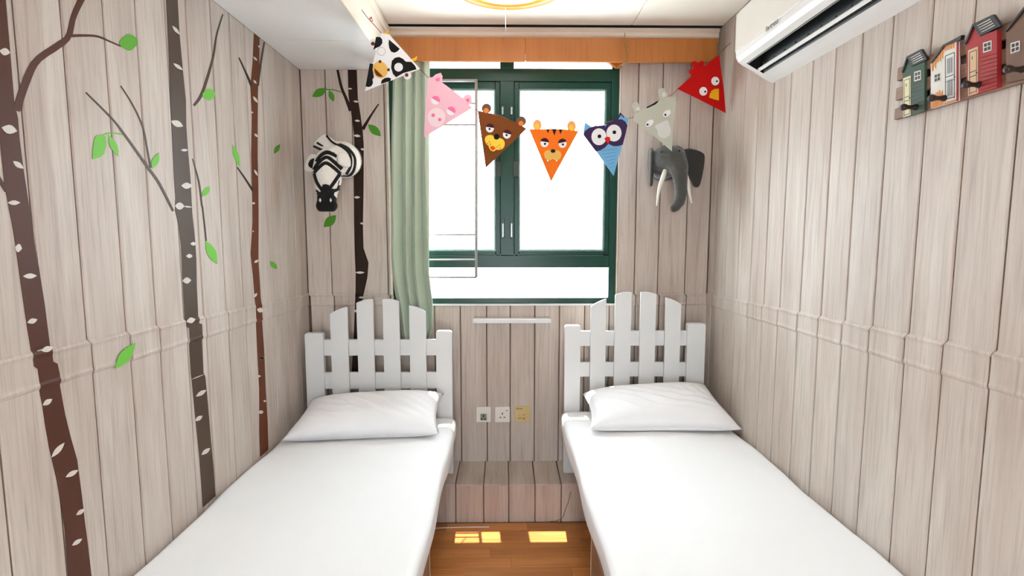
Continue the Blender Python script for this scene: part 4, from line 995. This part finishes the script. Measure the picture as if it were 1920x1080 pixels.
# string
sp = [pa, onB(690, 34), onB(705, 50), onB(716, 63), onB(740, 80), onB(770, 108), onB(786, 128), onB(806, 148), onB(845, 175), onB(884, 201), onB(897, 208), onB(940, 217), onB(986, 241), onB(994, 243), onB(1040, 242), onB(1084, 246), onB(1094, 244), onB(1140, 228), onB(1178, 222), onB(1187, 220), onB(1225, 195), onB(1262, 176), onB(1271, 167), onB(1310, 130), onB(1348, 103), onB(1356, 93), pb]
st = thing('bunting_string', 'thin brown twine strung across the room that carries the animal pennants', 'string', pa)
tube('twine', [p - BN * .0022 for p in sp], .0016, 'string_red', st, 6)
kp = onB(694, 38); tube('bow', smoothline([kp + Vector((-.004, 0, .006)), kp + Vector((.008, -.004, .012)), kp, kp + Vector((.012, -.003, -.004)), kp + Vector((.004, -.002, .014))], 16), .0016, 'card_red', st, 5)

# ------------------------------------------------------------------ plush trophy heads
def on_skin(bvh, x, y, lift):
    d = ray(x, y).normalized(); hit = bvh.ray_cast(CAM, d)
    if hit[0] is None:
        q = CAM + d * 2.95; hit = bvh.find_nearest(q)
    n = hit[1] if hit[1].dot(d) < 0 else -hit[1]
    return hit[0] + n * lift, n
def skin_band(name, bvh, pts, ws, m, parent, n=22, lift=.0022):
    P = smoothline([(x, y, 0) for x, y in pts], n); V, Fc = [], []
    top, bot = [], []
    for i, p in enumerate(P):
        t = (P[min(i + 1, n)] - P[max(i - 1, 0)]).normalized(); nn = Vector((-t.y, t.x, 0))
        w_ = interp([(k / (len(ws) - 1), v) for k, v in enumerate(ws)], i / n) if len(ws) > 1 else ws[0]
        for k in (-1, -.33, .33, 1):
            q = p + nn * (w_ / 2 * k); a, nm = on_skin(bvh, q.x, q.y, lift); top.append(a); bot.append(a - nm * .003)
    K = len(top); V = top + bot
    for i in range(n):
        for k in range(3): q = i * 4 + k; Fc.append((q, q + 1, q + 5, q + 4)); Fc.append((K + q, K + q + 4, K + q + 5, K + q + 1))
        for k in (0, 3): q = i * 4 + k; Fc.append((q, q + 4, K + q + 4, K + q))
    for i in (0, n):
        for k in range(3): q = i * 4 + k; Fc.append((q, q + 1, K + q + 1, K + q))
    return mesh(name, V, Fc, m, parent, smooth=True)
def pad(name, outline, thick, m, parent, bevel=.004):
    """soft flat felt piece: outline of 3D points, thickness along its own normal"""
    P = [Vector(p) for p in outline]; nrm = Vector((0, 0, 0)); c = sum(P, Vector()) / len(P)
    for i in range(len(P)): nrm += (P[i] - c).cross(P[(i + 1) % len(P)] - c)
    nrm.normalize(); n = len(P); V, Fc = [], []
    prof = [(-.5, .90), (-.3, .985), (0, 1.0), (.3, .985), (.5, .90)]
    for h, s in prof:
        for p in P: V.append(c + (p - c) * s + nrm * h * thick)
    for r in range(len(prof) - 1):
        for i in range(n): Fc.append((r * n + i, r * n + (i + 1) % n, (r + 1) * n + (i + 1) % n, (r + 1) * n + i))
    V += [c - nrm * thick * .55, c + nrm * thick * .55]; a, b = len(V) - 2, len(V) - 1; e = (len(prof) - 1) * n
    for i in range(n): Fc.append((a, (i + 1) % n, i)); Fc.append((b, e + i, e + (i + 1) % n))
    return mesh(name, V, Fc, m, parent, smooth=True)
def closed_smooth(pts, n=36):
    k = len(pts); ext = pts[-1:] + pts + pts[:2]; out = []
    P = [Vector(p) for p in ext]
    for i in range(n):
        t = i / n * k; j = int(t); fr = t - j; p0, p1, p2, p3 = P[j], P[j + 1], P[j + 2], P[(j + 3)] if j + 3 < len(P) else P[3]
        out.append(.5 * ((2 * p1) + (p2 - p0) * fr + (2 * p0 - 5 * p1 + 4 * p2 - p3) * fr * fr + (3 * p1 - p0 - 3 * p2 + p3) * fr ** 3))
    return out
# --- zebra
zs_ = 1 / 6.0; zf = lambda x, y: (560 + zs_ * x, 240 + zs_ * y)
zb = thing('zebra_head', 'plush zebra head with black stripes and muzzle mounted on the wall', 'plush head', onY(645, 305, BY))
zp = lambda x, y, Y: onY(*zf(x, y), Y)
body, bz = blob('head', [[(zp(520, 375, 3.0), .088), (zp(505, 350, 2.97), .088), (zp(430, 370, 2.93), .084), (zp(345, 400, 2.89), .080), (zp(325, 480, 2.86), .078), (zp(330, 590, 2.85), .070), (zp(322, 700, 2.84), .058), (zp(318, 800, 2.83), .048), (zp(316, 860, 2.83), .044)]], 'felt_white', zb, .006)
lathe_c = zp(520, 370, BY)
tube('wall_base', [(lathe_c.x, BY - .0036, lathe_c.z), (lathe_c.x, BY - .05, lathe_c.z), (lathe_c.x - .01, BY - .10, lathe_c.z)], [.098, .100, .093], 'felt_white', zb, 28)
mz, _ = blob('muzzle', [[(zp(318, 770, 2.83), .050), (zp(318, 830, 2.825), .050)], [(zp(262, 875, 2.815), .032), (zp(370, 875, 2.815), .032)], [(zp(245, 905, 2.80), .018), (zp(385, 905, 2.80), .018)]], 'felt_black', zb, .006)
for pts, w_ in (([(175, 505), (235, 440), (305, 395), (385, 440), (470, 515)], [6]), ([(170, 470), (230, 385), (315, 330), (400, 385), (485, 462)], [5.5, 6, 6, 6.5, 7]), ([(195, 380), (250, 310), (320, 275), (390, 300), (430, 325)], [5, 6, 7, 6, 5]),
                ([(175, 510), (205, 610), (265, 700)], [5, 5.5, 6]), ([(465, 510), (405, 600), (340, 690)], [6, 6.5, 6]), ([(505, 600), (470, 670), (380, 715)], [4, 5, 6]),
                ([(265, 660), (300, 665), (345, 662)], [7, 12, 7]), ([(250, 720), (320, 715), (400, 730)], [14, 15, 14]), ([(195, 700), (225, 735), (260, 745)], [3, 7, 9])):
    skin_band('stripe', bz, [zf(*p) for p in pts], w_, 'felt_black', zb)
for pts, w_ in (([(310, 85), (400, 170), (500, 220), (575, 300), (585, 420), (535, 520)], [4, 4.5, 4.5, 4.5, 4.5, 5]), ([(372, 108), (460, 185), (560, 235), (630, 340), (620, 470), (560, 550)], [3.5, 4.5, 4.5, 4.5, 4.5, 5])):
    skin_band('neck_stripe', bz, [zf(*p) for p in pts[1:]], w_[1:], 'felt_black', zb)
# mane: upright felt comb running over the poll
pad('mane', closed_smooth([zp(175, 200, 2.945), zp(225, 125, 2.945), zp(310, 82, 2.945), zp(420, 165, 2.95), zp(520, 235, 2.96), zp(440, 320, 2.93), zp(340, 275, 2.92), zp(250, 235, 2.93)], 40), .035, 'felt_white', zb)
for pts in ([(168, 205), (255, 245), (330, 268)], [(205, 165), (270, 205), (345, 262)], [(312, 84), (370, 150), (430, 190)]):
    q = smoothline([zp(x, y, 2.922) for x, y in pts], 14); tube('mane_stripe', q, [.0055] * 15, 'felt_black', zb, 8)
pad('ear', closed_smooth([zp(75, 470, 2.93), zp(100, 360, 2.93), zp(150, 295, 2.93), zp(205, 320, 2.92), zp(190, 420, 2.91), zp(140, 490, 2.92)], 30), .02, 'felt_white', zb)
pad('ear_lining', closed_smooth([zp(112, 405, 2.915), zp(140, 355, 2.915), zp(190, 345, 2.905), zp(200, 400, 2.895), zp(165, 455, 2.905), zp(125, 440, 2.912)], 24), .012, 'felt_black', zb)
pad('ear', closed_smooth([zp(432, 370, 2.83), zp(440, 290, 2.83), zp(500, 280, 2.84), zp(570, 330, 2.86), zp(580, 430, 2.87), zp(520, 440, 2.85), zp(450, 405, 2.83)], 30), .022, 'felt_white', zb)
for cx in (242, 360):
    c = zp(cx, 812, 2.773); pad('eye', [c + Vector((dx, 0, dz)) for dx, dz in ((0, .011), (.003, .005), (.006, 0), (.003, -.005), (0, -.011), (-.003, -.005), (-.006, 0), (-.003, .005))], .006, 'felt_white', zb)
# --- elephant
ef = lambda x, y: (1180 + .14815 * x, 250 + .14815 * y); ep = lambda x, y, Y: onY(*ef(x, y), Y)
el = thing('elephant_head', 'plush grey elephant head with white tusks mounted on the wall', 'plush head', onY(1262, 325, BY))
hd, be = blob('head', [[(ep(440, 400, 3.005), .083), (ep(440, 375, 2.97), .088), (ep(470, 330, 2.92), .080), (ep(560, 340, 2.88), .068), (ep(620, 410, 2.85), .052), (ep(640, 520, 2.83), .042), (ep(650, 640, 2.82), .035), (ep(655, 760, 2.82), .033), (ep(635, 860, 2.82), .031), (ep(590, 925, 2.82), .027), (ep(562, 945, 2.82), .024)], [(ep(430, 290, 2.95), .055), (ep(590, 270, 2.90), .050), (ep(470, 330, 2.92), .06)]], 'felt_grey', el, .006)
bc = ep(430, 410, BY); tube('wall_base', [(bc.x, BY - .001, bc.z), (bc.x, BY - .06, bc.z), (bc.x, BY - .11, bc.z + .005)], [.088, .092, .088], 'felt_grey', el, 28)
ear = [(660, 240), (720, 195), (800, 200), (880, 225), (940, 265), (948, 330), (935, 450), (905, 600), (880, 670), (850, 685), (815, 670), (780, 600), (730, 480), (705, 370)]
pad('ear', closed_smooth([ep(x, y, 2.97 + .03 * (x - 660) / 290) for x, y in ear], 42), .020, 'felt_dark', el)
# the other ear is swept forward, so it is seen nearly edge-on
base = ep(262, 350, 2.99); E = []
for x, y in ear:
    q = ep(x, y, 2.99); o_ = ep(675, 350, 2.99); s = q.x - o_.x
    E.append(base + Vector((-s * .10, -s * .80, q.z - o_.z)))
pad('ear', closed_smooth(E, 42), .018, 'felt_dark', el)
def tusk(pts, rs): 
    P_ = smoothline(pts, 20); tube('tusk', P_, [interp([(0, rs[0]), (.5, rs[1]), (1, rs[2])], i / 20) for i in range(21)], 'tusk', el, 12)
tusk([ep(470, 430, 2.90), ep(425, 560, 2.84), ep(375, 720, 2.81), ep(348, 915, 2.80)], (.013, .011, .003))
tusk([ep(690, 470, 2.88), ep(735, 590, 2.86), ep(760, 740, 2.85), ep(792, 885, 2.85)], (.012, .009, .003))
for p in ((410, 236), (632, 224)):
    a, nm = on_skin(be, *ef(*p), .001); lathe('eye', [(0, .005), (.004, .004), (.0055, 0), (.004, -.004), (0, -.005)], a, 'felt_black', el, 12)
